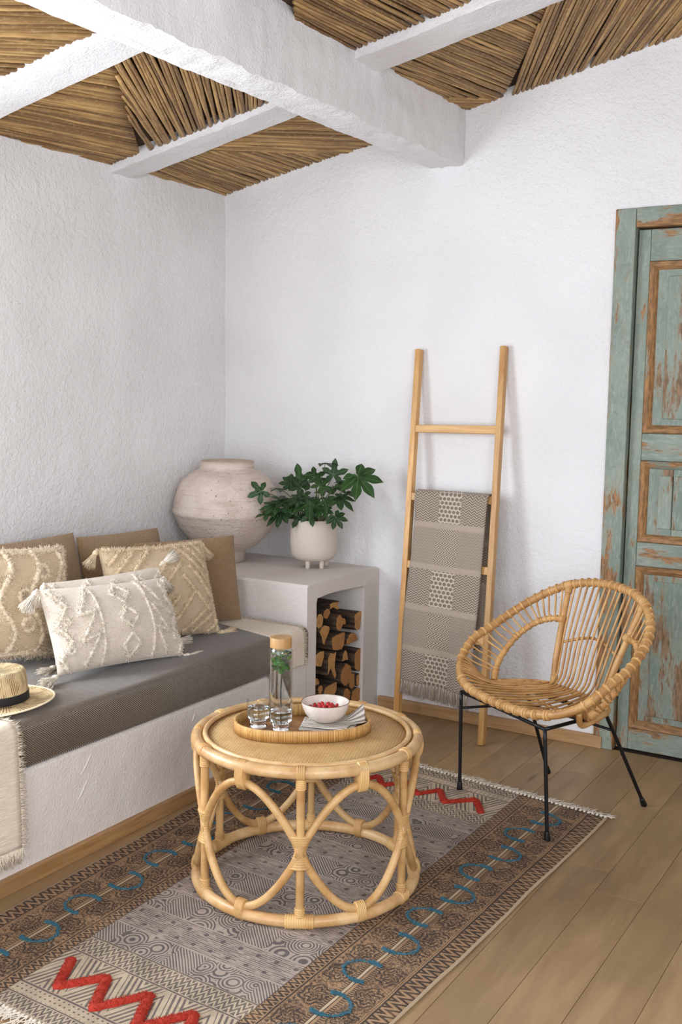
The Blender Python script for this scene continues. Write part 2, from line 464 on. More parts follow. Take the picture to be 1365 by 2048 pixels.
# ---- skirting boards
struct(bevel(MB().box((.865, -.022, 0), (1.875, .004, .048)).build('baseboard_back', M['skirting_x'], smooth=False), .002), 'wooden skirting along the back wall under the ladder')
struct(bevel(MB().box((.862, -3.3, 0), (.886, -.60, .045)).build('baseboard_left', M['skirting'], smooth=False), .002), 'wooden skirting along the foot of the plaster bench')

# ---- weathered door
def m_door(name, wear, axis, bare=(168, 122, 76)):
    g = G(name); r = g.rnd(); off = g.vec(r*13, r*7, r*3)
    sc = [9, 9, 9]; sc[axis] = 2.2
    n = g.noise(g.scaled(tuple(sc), off=off), 1.0, 7, .68); fine = g.noise(g.scaled(tuple(4*x for x in sc), off=off), 3, 4)
    tone = g.noise(g.scaled((3, 3, 2.2), off=off), 1.6, 4)
    paint = g.mix(g.smooth(tone, .35, .65), (118, 134, 122), (142, 152, 138)); paint = g.mix(g.smooth(fine, .45, .75)*.55, paint, (168, 176, 166))
    paint = g.mix(g.smooth(g.noise(g.coord(), 55, 4), .55, .75)*.4, paint, (98, 106, 98))
    w = g.mix(g.smooth(fine, .35, .65), bare, tuple(int(x*.74) for x in bare))
    f = g.smooth(n, 1-wear-.02, 1-wear+.02)
    edge = g.smooth(n, 1-wear-.055, 1-wear)
    c = g.mix(edge*.5, paint, (158, 142, 118)); c = g.mix(f, c, w)
    g.bump(fine*.4 - f*.6, .0012)
    return g.out(c, .62)
M['door_v'] = m_door('door_paint_upright', .475, 2); M['door_h'] = m_door('door_paint_rail', .50, 0)
M['door_p'] = m_door('door_paint_panel', .45, 2, (150, 118, 86)); M['door_m'] = m_door('door_moulding', .60, 2, (176, 128, 78)); M['door_mh'] = m_door('door_moulding_cross', .60, 0, (170, 126, 82))
dr = struct(empty('door_1', (1.845, 0, 0)), 'weathered green panelled door with peeling paint and bare wood'); 
def dpart(name, a, b, m, parent=dr, bv=.003):
    c = tuple((p+q)/2 for p, q in zip(a, b))
    o = MB().box(tuple(p-q for p, q in zip(a, c)), tuple(p-q for p, q in zip(b, c))).build(name, m, parent, smooth=False)
    base = Vector((1.845, 0, 0))
    if parent is not dr: base = base + parent.location
    o.location = Vector(c) - base
    return bevel(o, bv, 2)
dpart('jamb', (1.84, -.016, 0), (1.917, .07, 2.078), M['door_v']); dpart('jamb', (2.72, -.016, 0), (2.80, .07, 2.078), M['door_v'])
dpart('head_jamb', (1.9175, -.013, 2.008), (2.7195, .07, 2.08), M['door_h'])
Y0, Y1 = .016, .05
dpart('stile', (1.922, Y0, .008), (1.968, Y1, 2.002), M['door_v']); dpart('stile', (2.67, Y0, .008), (2.715, Y1, 2.002), M['door_v'])
for z0, z1 in ((1.885, 2.002), (1.142, 1.245), (.736, .828), (.008, .094)): dpart('rail', (1.9685, Y0, z0), (2.6695, Y1, z1), M['door_h'])
for z0, z1, split in ((1.246, 1.884, 0), (.829, 1.141, 1), (.095, .735, 0)):
    xa, xb = 1.969, 2.669
    if split:
        for x0, x1 in ((xa, 2.091), (2.0925, 2.30), (2.3015, xb)): dpart('panel', (x0, Y0+.012, z0), (x1, Y1-.006, z1), M['door_p'], bv=.001)
    else:
        p = dpart('panel', (xa, Y0+.012, z0), (xb, Y1-.006, z1), M['door_p'])
    k = .068
    dpart('raised_field', (xa+k, Y0+.006, z0+k*.8), (2.09 if split else xb-k, Y0+.014, z1-k*.8), M['door_p'], bv=.005)
    if split: dpart('raised_field', (2.0935, Y0+.006, z0+k*.8), (xb-k, Y0+.014, z1-k*.8), M['door_p'], bv=.005)
    w = .032
    for nm, poly, mt in (('moulding', [(xa, z0), (xa, z1), (xa+w, z1-w), (xa+w, z0+w)], M['door_m']), ('moulding', [(xb, z1), (xb, z0), (xb-w, z0+w), (xb-w, z1-w)], M['door_m']),
                     ('moulding', [(xa, z1), (xb, z1), (xb-w, z1-w), (xa+w, z1-w)], M['door_mh']), ('moulding', [(xb, z0), (xa, z0), (xa+w, z0+w), (xb-w, z0+w)], M['door_mh'])):
        mb = MB(); pr = [(0, Y0-.003), (.12, Y0-.008), (.5, Y0-.004), (.62, Y0-.001), (.85, Y0+.006), (1, Y0+.014)]
        P = []
        for t, y in pr:
            P.append([((1-t)*poly[0][0]+t*poly[3][0], y, (1-t)*poly[0][1]+t*poly[3][1]), ((1-t)*poly[1][0]+t*poly[2][0], y, (1-t)*poly[1][1]+t*poly[2][1])])
        P.insert(0, [(poly[0][0], Y0+.02, poly[0][1]), (poly[1][0], Y0+.02, poly[1][1])])
        cx, cz = np.mean([q[0] for q in poly]), np.mean([q[1] for q in poly])
        P = np.array(P) - np.array((cx, 0, cz))
        o = mb.grid(P).build(nm, mt, dr, smooth=False); o.location = (cx-1.845, 0, cz)

# ================================================================== BUILT-IN BENCH AND LOG NICHE
bn = MB().box((.03, -3.3, 0), (.868, -.603, .33)).build('built_in_bench', M['bench_plaster'], smooth=False)
for a_, b_ in (((-1.785, .305), (-1.84, .245)), ((-1.80, .232), (-1.86, .165)), ((-1.30, .30), (-1.32, .27))):
    q_ = [(.8675, a_[0]+(b_[0]-a_[0])*t, a_[1]+(b_[1]-a_[1])*t + .003*math.sin(t*7)) for t in np.linspace(0, 1, 9)]
    MB().tube(q_, [.0008, .002, .003, .0034, .003, .0032, .0026, .0018, .0006], 6).build('plaster_ridge', M['bench_plaster'], bn)
tag(bevel(bn, .012, 3), 'low white plaster bench built along the wall, under the grey mattress', 'bench')
def shelf():
    mb = MB(); x0, x1 = .0, .862
    top = [(-.53, .557), (-.525, .566), (-.44, .572), (-.34, .57), (-.24, .566), (-.158, .560), (-.152, .55)]
    out = [(-.60, 0), (-.602, .3), (-.600, .620), (-.592, .629), (-.3, .630), (-.02, .622), (.0, .615), (.0, 0)]
    inn = [(-.152, 0)] + top[::-1] + [(-.532, 0)]
    P = out + inn; n = len(P)
    V = [(x1 - (.012 if (y > -.1 and 0 < i < 8) else 0), y, z) for i, (y, z) in enumerate(P)] + [(x0, y, z) for y, z in P]
    F = [(i, (i+1) % n, n+(i+1) % n, n+i) for i in range(n)]
    # front face as quads between outer and inner outline
    o_i = [0, 2, 3, 4, 5, 6, 7]; 
    F += [(0, 1, 2, 15, 16)[::1]]
    F = [f for f in F if len(f) == 4]
    a = list(range(8)); b = list(range(n-1, 7, -1))   # outer going round, inner going round alongside
    i = j = 0; T = []
    while i < len(a)-1 or j < len(b)-1:
        if j == len(b)-1 or (i < len(a)-1 and (i+1)/(len(a)-1) <= (j+1)/(len(b)-1)): T.append((a[i], b[j], a[i+1])); i += 1
        else: T.append((a[i], b[j], b[j+1])); j += 1
    F += [t for t in T]
    mb.add(V, F); mb.box((.30, -.56, 0), (.34, -.1, .6))
    return mb.build('plaster_shelf', M['bench_plaster'], smooth=False)
sh = shelf(); bevel(sh, .006, 2, .5)
tag(sh, 'white plaster shelf block in the corner with an open log niche', 'shelf')

# ---- mattress with ribbed cover
def m_mattress():
    g = G('ribbed_mattress_cover'); x, y, z = g.xyz()
    t = (y*.75 + (z - x*.75)*.9)*165
    rib = g.smooth(g.tri(t), .25, .75); n = g.noise(g.coord(), 320, 2); w = g.noise(g.coord(), 3, 2)
    c = g.mix(rib, (60, 46, 34), (134, 112, 86)); c = g.mix(g.smooth(n, .4, .7)*.3, c, (134, 120, 102))
    c = g.mix(g.smooth(w, .4, .7)*.2, c, (112, 104, 94))
    g.bump(rib + n*.4, .0022)
    return g.out(c, .55, Sheen_Weight=.65, Sheen_Roughness=.28, Sheen_Tint=(.86, .93, 1, 1))
def soft_box(x0, x1, y0, y1, z0, z1, r, nx=14, ny=60, puff=.004):
    """upholstered block: rounded edges, slightly puffed"""
    mb = MB(); sec = []
    for t in np.linspace(0, PI/2, 5): sec.append((x1 - r + r*math.sin(t), z1 - r + r*math.cos(t)))
    for t in np.linspace(0, PI/2, 4): sec.append((x1 - .012 + .012*math.cos(t), z0 + .012 - .012*math.sin(t)))
    tp = [(x0 + (x1-r-x0)*i/nx, z1) for i in range(nx)]
    sec = tp + sec + [(x0, z0)]
    P = []
    for j in range(ny+1):
        y = y0 + (y1-y0)*j/ny; row = []
        for k, (x, z) in enumerate(sec):
            d = puff*float(vnoise(y*7, k*.5))
            row.append((x + (d if x > x1-r else 0), y, z + (d if z > z1-.02 else 0)))
        P.append(row)
    P = np.array(P); mb.grid(P, flip=True); n = len(sec)
    mb.add(P[0], [tuple(range(n))]); mb.add(P[-1], [tuple(range(n))[::-1]])
    return mb
mt = soft_box(.03, .876, -3.25, -.612, .332, .468, .026).build('bench_mattress', m_mattress())
tag(mt, 'long grey ribbed mattress lying on the plaster bench', 'mattress')

# ---- big clay pot
def m_clay(name='clay'):
    g = G(name); x, y, z = g.xyz()
    n = g.noise(g.coord(), 9, 5, .65); st = g.noise(g.scaled((5, 5, 60)), 1, 4); p = g.voro(g.coord(), 34); p2 = g.noise(g.coord(), 90, 3)
    low = g.smooth(z + (n-.5)*.03, .205, .215, 1, 0)
    c = g.mix(g.smooth(n, .35, .7), (222, 206, 194), (203, 184, 170)); c = g.mix(low*.55, c, (186, 170, 158))
    c = g.mix(g.smooth(p, .05, .12, .55, 0)*g.smooth(n, .45, .6), c, (140, 112, 92)); c = g.mix(g.smooth(st, .56, .70)*.45, c, (172, 142, 120))
    rim = g.smooth(z, .43, .445); c = g.mix(rim*.6, c, (186, 160, 134))
    g.bump(st*.5 + n*.6 - g.smooth(p, .04, .12, .5, 0) + p2*.4, .010)
    return g.out(c, .92)
vs = empty('clay_pot', (.25, -.312, .629)); tag(vs, 'large round unglazed clay pot on the plaster shelf', 'pot')
prof = [(0, .004), (.072, .0), (.080, .006), (.080, .045), (.085, .052), (.13, .075), (.17, .11), (.205, .155), (.224, .195), (.232, .214), (.2365, .219), (.2365, .232), (.232, .238), (.233, .246), (.2305, .252), (.231, .262), (.226, .285), (.212, .33), (.188, .365), (.155, .392), (.132, .404), (.122, .409), (.118, .415), (.116, .428), (.117, .442), (.112, .446), (.100, .443), (.098, .41), (.13, .37), (.18, .28), (.17, .16), (.05, .06), (0, .06)]
mb = MB(); mb.lathe(prof, 72); v = mb.v[0]
nz = vnoise(np.arctan2(v[:, 1], v[:, 0])*3+20, v[:, 2]*14)*.004; rr_ = np.hypot(v[:, 0], v[:, 1])+1e-6; v[:, :2] *= (1+nz/rr_)[:, None]*1.0
mb.build('pot_body', m_clay(), vs)

# ---- potted plant
def m_leaf():
    g = G('fatsia_leaf'); r = g.rnd(); x, y, z = g.xyz('UV')
    c = g.mix(r, (22, 46, 20), (42, 74, 32)); n = g.noise(g.coord(), 30, 3)
    c = g.mix(g.smooth(n, .4, .7)*.4, c, (54, 88, 40)); c = g.mix(g.smooth(y, 0, .07, .5, 0), c, (128, 152, 86))
    g.bump(n, .001)
    return g.out(c, .42, Specular_IOR_Level=.35)
M['leaf'] = m_leaf(); M['petiole'] = m_plain('petiole', (86, 98, 52), .5)
M['pot_cream'] = m_plaster('pot_glaze', (214, 202, 188), .1)
def leaf_mesh(seed, lobes=7):
    """palmate leaf, stalk joint at the origin, middle lobe along +x, face along +z, reach 1"""
    rn = random.Random(seed); mb = MB(); uv = []
    angs = np.linspace(-1.0, 1.0, lobes)*2.25; lens = [(1 - .42*abs(a/2.25)**1.6)*rn.uniform(.9, 1.08) for a in angs]
    V = []; F = []
    for a, L in zip(angs, lens):
        k = len(V); hw = .155*(.75+.25*L)
        ring = [(0, .0), (.18, .55), (.32, .62), (.45, .80), (.6, 1.), (.75, .82), (.88, .42), (1, 0)]
        droop = rn.uniform(.10, .34)
        for t, w in ring:
            zz = -droop*t**2*L + .02*math.sin(t*9+seed)
            for s_, e in ((-1, .0), (0, -.035), (1, .0)):
                xx = t*L; yy = s_*w*hw*1.25
                V.append((xx*math.cos(a) - yy*math.sin(a), xx*math.sin(a) + yy*math.cos(a), zz + (e if 0 < t < 1 else 0) + .03))
                uv.append((t, abs(s_)*w))
        for i in range(len(ring)-1):
            for j in range(2): F.append((k+i*3+j, k+(i+1)*3+j, k+(i+1)*3+j+1, k+i*3+j+1))
    # webbing between the lobes
    for q in range(lobes-1):
        k1, k2 = q*24, (q+1)*24
        a = (angs[q]+angs[q+1])/2; r = .40*min(lens[q], lens[q+1])
        k = len(V); V.append((r*math.cos(a), r*math.sin(a), -.02)); uv.append((.3, .5))
        F += [(k1+1, k1+3+2, k), (k1+5, k1+8, k), (k1+8, k1+11, k), (k, k2+3, k2+1), (k, k2+6, k2+3), (k, k2+9, k2+6)]
    mb.add(V, F)
    me = mb.mesh('leaf', M['leaf'], True, uv=uv); return me
LM = [leaf_mesh(i, 7 if i % 2 else 5) for i in range(4)]
PC = Vector((.638, -.205, .629))
pp = empty('potted_plant', PC); tag(pp, 'dark green plant with lobed leaves in a cream footed pot', 'plant')
pot = MB(); R = .102
pot.lathe([(0, .030), (.055, .030), (.078, .036), (.094, .052), (.1, .075), (R, .1), (R, .205), (R-.001, .209), (R-.005, .21), (R-.008, .206), (R-.008, .15), (0, .15)], 56)
pot_o = pot.build('pot', M['pot_cream'], pp)
for a in (-.42, -1.42, 1.1, 2.6):
    o = MB().lathe([(0, 0), (.008, 0), (.0095, .002), (.0105, .034), (0, .034)], 16).build('foot', M['pot_cream'], pot_o); o.location = (.062*math.cos(a), .062*math.sin(a), 0)
sg = G('soil'); sg.bump(sg.noise(sg.coord(), 90, 4), .01)
so = MB(); rg = np.linspace(0, R-.009, 6); so.lathe([(r+1e-4, .185+.006*math.sin(i*2)) for i, r in enumerate(rg)], 28); so.build('soil', sg.out((48, 36, 28), .95), pp)
LEAVES = [(0.872,-0.240,1.034,0.118,-.9,.55,1),(0.572,-0.220,0.996,0.088,1.75,.75,1),(0.518,-0.430,0.965,0.072,3.5,.8,0),(0.686,-0.200,1.078,0.068,.1,.05,1),(0.712,-0.170,1.028,0.075,1.5,.95,0),(0.685,-0.310,0.915,0.092,-1.6,.5,1),(0.789,-0.260,0.942,0.085,-.6,.3,1),(0.803,-0.300,0.866,0.06,-1.0,.6,0),(0.571,-0.330,0.921,0.078,3.4,.3,1),(0.545,-0.370,0.898,0.066,3.3,.35,0),(0.574,-0.360,0.869,0.08,3.7,.45,1),(0.530,-0.400,0.870,0.062,3.4,.3,1),(0.633,-0.280,0.948,0.056,-1.9,.6,0),(0.646,-0.200,1.006,0.056,1.2,.5,1),(0.551,-0.340,0.970,0.06,2.6,.12,0),(0.731,-0.190,0.975,0.066,.5,.3,1),(0.565,-0.240,0.908,0.066,-2.2,.4,0),(0.62,-0.300,0.855,0.06,-2.0,.6,1),(0.798,-0.200,0.960,0.066,.4,.2,1),(0.553,-0.260,0.985,0.06,2.3,.6,0),(0.734,-0.290,0.895,0.056,-1.2,.5,1),(0.66,-0.15,0.95,0.066,1.9,.3,1),(.60,-.16,.92,.06,2.5,.2,0),(.70,-.26,.985,.07,.9,.45,1),(.61,-.27,.975,.066,2.2,.5,0),(.75,-.30,.93,.07,-.3,.45,1),(.60,-.32,.90,.07,-2.6,.5,1),(.66,-.24,1.02,.062,1.7,.6,1),(.70,-.33,.875,.062,-1.4,.6,0),(.77,-.22,1.0,.06,.2,.35,0),(.64,-.33,.93,.06,3.0,.4,1)]
vd = Vector((.515, -.857, 0))                      # outwards into the room
for i, (x, y, z, s_, rot, face, kind) in enumerate(LEAVES):
    p = Vector((x, y, z)) - PC
    nrm = (vd*face + Vector((0, 0, 1))*(1-face) + Vector((random.uniform(-.15, .15), random.uniform(-.1, .1), 0))).normalized()
    # rot: direction of the middle lobe as seen from the room (0 = right, pi/2 = up/away)
    rt = Vector((.857, .515, 0)); upv = nrm.cross(rt).normalized() if nrm.cross(rt).z >= 0 else -nrm.cross(rt).normalized()
    ex = (rt*math.cos(rot) + upv*math.sin(rot)); ex = (ex - nrm*ex.dot(nrm)).normalized(); ey = nrm.cross(ex)
    o = obj('leaf', LM[(i*3+kind) % 4], pp)
    o.matrix_local = Matrix.Translation(p) @ Matrix((ex, ey, nrm)).transposed().to_4x4() @ Matrix.Scale(s_, 4)
    a = random.uniform(0, 6.28); b0 = Vector((.02*math.cos(a)+.03*p.x/.25, .02*math.sin(a)-.01, .185))
    mid = b0.lerp(p, .5) + Vector((0, 0, .03))
    MB().tube(spline([b0, mid, p], 10), np.linspace(.0026, .0016, 11), 5).build('stem', M['petiole'], pp)

# ---- firewood
def m_bark():
    g = G('bark'); n = g.noise(g.scaled((4, 30, 30)), 2, 5); c = g.mix(g.smooth(n, .35, .65), (44, 33, 25), (98, 76, 56)); g.bump(n, .006); return g.out(c, .95)
def m_cut():
    g = G('cut_wood'); x, y, z = g.xyz(); r = g.rnd()
    d = g.m('SQRT', y*y + z*z); n = g.noise(g.coord(), 40, 4)
    ring = g.smooth(g.tri(d*150 + n*2.2), .2, .8); c = g.mix(r, (206, 158, 96), (172, 112, 58)); c = g.mix(ring*.35, c, (140, 92, 48))
    c = g.mix(g.smooth(n, .5, .75)*.5, c, (126, 84, 46)); g.bump(n + ring*.3, .002)
    return g.out(c, .85)
MK, MC = m_bark(), m_cut()
def log(y, z, hw, hh, shape, label, x=.845, ln=.33, yaw=0, tip=0):
    rn = random.Random(int(y*1e4)+int(z*1e4)*7); mb = MB(); n = 18
    if shape == 'round': pts = [(math.cos(a), math.sin(a)) for a in np.linspace(0, 2*PI, n, endpoint=False)]
    elif shape == 'half': pts = [(math.cos(a), math.sin(a)*1.5-.6) for a in np.linspace(0, PI, n-5)] + [(-.5, -.62), (0, -.55), (.5, -.62)]
    elif shape == 'wedge': pts = [(-.9, .5), (-.6, .88), (-.1, 1), (.5, .95), (.92, .7), (.98, .35), (.6, -.1), (.15, -.65), (-.1, -1), (-.25, -.7), (-.6, 0)]
    elif shape == 'quarter': pts = [(-.95, .75), (-.4, .95), (.3, 1), (.95, .9), (.9, .2), (.75, -.45), (.45, -.95), (-.3, -.85), (-.85, -.6), (-1, .1)]
    else: pts = [(-.8, .75), (-.35, 1), (.35, .85), (.85, .95), (.55, .35), (.6, -.2), (.95, -.75), (.6, -1), (.1, -.55), (-.3, -.1), (-.9, -.5), (-.7, .1)]
    pts = [(a*hw*rn.uniform(.93, 1.06), b*hh*rn.uniform(.93, 1.06)) for a, b in pts]
    m = len(pts); V = []; F = []; secs = [(0, .97), (-.006, 1), (-ln*.5, 1.0+rn.uniform(-.05, .05)), (-ln, .92)]
    for dx, sc in secs: V += [(dx + rn.uniform(-.002, .002), a*sc, b*sc) for a, b in pts]
    mi = []
    mb.add(V, [tuple(range(m))], 1)
    for i in range(3):
        for k in range(m):
            k2 = (k+1) % m; mb.f.append((i*m+k2, i*m+k, (i+1)*m+k, (i+1)*m+k2)); mb.mi.append(0)
    mb.f.append(tuple(3*m+k for k in range(m))[::-1]); mb.mi.append(0)
    o = mb.build('log', [MK, MC], smooth=False); o.location = (x, y, z); o.rotation_euler = (tip, 0, yaw)
    tag(o, label, 'log', 'firewood in the plaster niche'); return o
LOGS = [(-.266,.420,.027,.032,'round','pale round log end in the upper middle of the niche',.855),(-.199,.185,.044,.046,'round','largest round log end, low in the niche right of the forked log',.852),
 (-.375,.388,.038,.039,'wedge','pale teardrop-shaped split log against the niche\'s near side',.85),(-.405,.452,.030,.028,'round','round log above the teardrop-shaped log',.845),
 (-.212,.412,.024,.019,'half','small half-round log tucked beside the pale round log',.84),(-.262,.337,.056,.034,'quarter','broad quarter log in the middle of the firewood',.85),
 (-.150,.330,.048,.027,'half','half-round log at the far side of the niche, middle height',.848),(-.106,.398,.030,.040,'quarter','upright orange wedge of split log, upper far corner of the pile',.85),
 (-.266,.487,.044,.017,'fork','thin splintered log lying on top of the pile',.83),(-.335,.469,.026,.020,'round','small knobbly log under the topmost splintered log',.835),
 (-.312,.246,.042,.055,'fork','forked orange split log near the middle of the niche',.85),(-.395,.290,.034,.030,'quarter','orange split log left of the forked log',.84),
 (-.194,.262,.022,.028,'half','narrow split log standing above the largest round log',.842),(-.092,.225,.036,.050,'quarter','thick square-cut log at the far side below the half-round log',.85),
 (-.128,.140,.026,.032,'round','dark brown round log right of the largest round log',.84),(-.078,.135,.022,.028,'quarter','small cracked log by the far niche wall, low down',.845),
 (-.106,.074,.040,.033,'round','reddish round log at the bottom by the far niche wall',.85),(-.194,.090,.028,.035,'round','pale round log with dark heart at the bottom of the niche',.852),
 (-.305,.140,.050,.027,'quarter','flat brown split log low in the niche, under the forked log',.842),(-.398,.158,.018,.026,'wedge','thin pale splinter log at the near side, low down',.848),
 (-.362,.105,.022,.022,'wedge','small pale wedge log beside the thin splinter log',.85),
 (-.405,.225,.032,.030,'half','dark bark-covered log under the orange split log',.80)]
for y, z, a, b, s_, lb, x in LOGS: log(y-.075+.0, z+.013, a*1.04, b*1.06, s_, lb, x, yaw=random.uniform(-.05, .05))
for y, z, a, b in ((-.22, .032, .045, .030), (-.32, .032, .045, .030), (-.43, .035, .05, .033), (-.43, .095, .04, .028), (-.485, .13, .03, .03), (-.485, .2, .03, .03)):
    log(y, z, a, b, 'round', 'log in the bottom row of firewood, half hidden by the coffee table', .83)

# ================================================================== LADDER
la = empty('ladder', (1.24, -.24, 0)); tag(la, 'bamboo blanket ladder leaning on the back wall', 'ladder')
ang = math.atan2(.222, 1.565)                      # leans back to the wall
def lad_pt(x, z, off=0): return np.array((x - 1.24, (.222/1.565)*z + off, z))
def bar(name, a, b, wx, wd, m, parent):
    """square bar from a to b, wx across, wd deep; own origin in the middle"""
    a = np.array(a, float); b = np.array(b, float); c = (a+b)/2; d = (b-a)/np.linalg.norm(b-a)
    n = np.array((0, -math.cos(ang), math.sin(ang))); 
    if abs(d @ n) > .5: n = np.array((1., 0, 0))
    n = n - d*(d @ n); n /= np.linalg.norm(n); t = np.cross(d, n); V = []
    for e in (a-c, b-c):
        for s1, s2 in ((-1, -1), (1, -1), (1, 1), (-1, 1)): V.append(e + t*wx/2*s1 + n*wd/2*s2)
    o = MB().add(V, [(0,3,2,1),(4,5,6,7),(0,1,5,4),(1,2,6,5),(2,3,7,6),(3,0,4,7)]).build(name, m, parent, smooth=False)
    import_fix = o.data; import_fix.validate(); o.location = c
    return bevel(o, .0025, 2)
bar('rail', lad_pt(1.078, .0), lad_pt(1.030, 1.562), .024, .034, M['bamboo'], la)
bar('rail', lad_pt(1.461, .0), lad_pt(1.410, 1.573), .024, .034, M['bamboo'], la)
for z, xl, xr in ((1.234, 1.047, 1.412), (.954, 1.055, 1.422), (.676, 1.063, 1.430), (.398, 1.071, 1.438)):
    bar('rung', lad_pt(xl, z, -.004), lad_pt(xr, z+.006, -.004), .032, .020, M['bamboo_x'], la)

# ---- woven throw over the second rung
def m_throw():
    g = G('woven_throw'); u, v, _ = g.xyz('UV')      # u 0..1 across, v metres down from the fold
    n = g.noise(g.scaled((60, 200, 1), 'UV'), 1.5, 2); n2 = g.noise(g.coord(), 500, 2)
    period = .172; ph = g.fract(v/period*.5)*2        # two block rows per repeat
    plain = g.mx(g.tri(v/period) > .86, 0*v)
    row = g.fract(v/(period*2)) > .5
    mid = g.band(u, .34, .66)
    zig = g.smooth(g.fract(v*95 + g.tri(u*13)*1.0), .45, .6)*g.smooth(g.fract(v*95 + g.tri(u*13)*1.0), 1.0, .9)
    fine = g.smooth(g.tri(v*85 + g.tri(u*20)*2.2), .4, .6)
    chev = g.smooth(g.tri(v*40 + g.tri(v*31)*.0 + g.abs(g.fract(v*33)-.5)*0 + u*22), .4, .6)
    herr = g.smooth(g.tri(u*26 + g.tri(v*27)*2.0), .4, .6)
    dx = g.fract(u*17 + g.m('MULTIPLY', g.floor(v*58), .5)) - .5; dy = g.fract(v*58) - .5
    scale_ = g.smooth(g.m('SQRT', dx*dx + dy*dy), .30, .42)
    side_a = zig; side_b = fine; mid_a = scale_; mid_b = herr
    A = mid*mid_a + (1-mid)*side_a; B = mid*mid_b + (1-mid)*side_b
    h = row*B + (1-row)*A; h = h*(1-plain) + plain*(n*.5 + .35)
    c = g.mix(h, (128, 112, 96), (206, 190, 170)); c = g.mix(g.smooth(n2, .4, .7)*.3, c, (160, 144, 126))
    g.bump(h + n2*.3, .004)
    return g.out(c, .95, Sheen_Weight=.2)
M['throw'] = m_throw(); M['throw_yarn'] = m_plain('throw_fringe', (186, 170, 152), .95)
th = empty('woven_throw', (1.24, -.10, .96)); tag(th, 'grey beige woven throw with fringe hanging over the ladder rung', 'blanket')
def throw_pt(u, s_):
    """u 0..1 across; s_ metres of cloth from the fold, negative behind the rung"""
    x0, x1 = 1.083, 1.404
    k = min(max(s_, 0), .9)
    xl = x0 + .010*k + .006*math.sin(k*9); xr = x1 + .006 - .012*k
    x = xl + (xr-xl)*u
    ln = .985
    if s_ >= 0: z = .978 - max(0, s_-.018)*.988
    else: z = .978 + s_
    yl = -.24 + (.222/1.565)*z
    if s_ > .02: y = yl - .025 - .004 + .006*math.sin(u*5+s_*6) + .004*float(vnoise(u*6, s_*7)) - .02*max(0, .15-abs(s_-.7))*0
    elif s_ < -.02: y = yl + .026
    else: y = yl + (-.027)*(s_/.02); z = .978 + .006*math.cos(s_/.02*PI/2)
    z -= .035*(u-.5)*max(0, s_) ; y -= .012*math.sin(u*9)*max(0, s_-.2)
    return (x - 1.24, y + .10, z - .96)
US = np.linspace(0, 1, 34); SS = np.concatenate([np.linspace(-.62, -.03, 14), np.linspace(-.02, .02, 7), np.linspace(.035, .806, 63)])
P = np.array([[throw_pt(u, s_) for u in US] for s_ in SS]); uvs = np.array([[(u, s_+.02) for u in US] for s_ in SS]).reshape(-1, 2)
o = MB().grid(P).build('cloth', M['throw'], th, uv=uvs); sm = o.modifiers.new('solid', 'SOLIDIFY'); sm.thickness = .005; sm.offset = 0
def tassel_mesh(name, m, ln, r, n=26, knot=True, rs=.0011, flare=.8, seg=3):
    mb = MB()
    if knot: mb.lathe([(0, .0), (r*.75, -.002), (r, -.007), (r*.85, -.012), (r*.6, -.014)], 10)
    B = []; D = []
    for i in range(n):
        a = random.uniform(0, 6.28); q = r*.7*math.sqrt(random.random()); B.append((q*math.cos(a), q*math.sin(a), -.010 if knot else 0))
        D.append((math.cos(a)*q/r*flare*.25, math.sin(a)*q/r*flare*.25, -1))
    mb.strands(B, D, np.array([ln*random.uniform(.82, 1.05) for _ in range(n)]), rs, .10, segs=seg)
    return mb.mesh(name, m)
TF = [tassel_mesh('fringe_tassel', M['throw_yarn'], .055, .005) for _ in range(3)]
for i in range(22):
    u = (i+.5)/22; q = throw_pt(u, .803); o = obj('fringe_tassel', TF[i % 3], th); o.location = q; o.rotation_euler = (random.uniform(-.15, .1), random.uniform(-.15, .15), i)

# ================================================================== CUSHIONS
BZ = .468                                           # top of the mattress
M['linen'] = m_linen('beige_linen', (186, 156, 118), (160, 128, 92))
M['linen_dark'] = m_linen('tan_linen', (164, 130, 90), (136, 104, 68))
M['cotton'] = m_linen('cream_cotton', (232, 220, 204), (216, 200, 180), 260)
M['cotton_warm'] = m_linen('warm_cream_cotton', (222, 200, 168), (204, 178, 144), 260)
def m_tuft(name, c1, c2):
    g = G(name); n = g.noise(g.coord(), 120, 3); return g.out(g.mix(g.smooth(n, .35, .7), c1, c2), .95, Sheen_Weight=.25)
M['tuft'] = m_tuft('cream_tufting', (240, 230, 214), (218, 202, 180)); M['tuft_warm'] = m_tuft('warm_tufting', (230, 208, 174), (208, 182, 144)); M['tuft_left'] = m_tuft('ecru_tufting', (236, 218, 190), (212, 190, 158))
def frame(x, y, z, yaw, tilt, roll):
    n = Vector((math.cos(yaw), math.sin(yaw), 0)); r = Vector((-math.sin(yaw), math.cos(yaw), 0))
    up = Vector((-math.sin(tilt)*n.x, -math.sin(tilt)*n.y, math.cos(tilt)))
    c, s = math.cos(roll), math.sin(roll); R = c*r + s*up; U = -s*r + c*up; N = R.cross(U)
    m = Matrix((N, R, U)).transposed().to_4x4(); m.translation = (x, y, z); return m
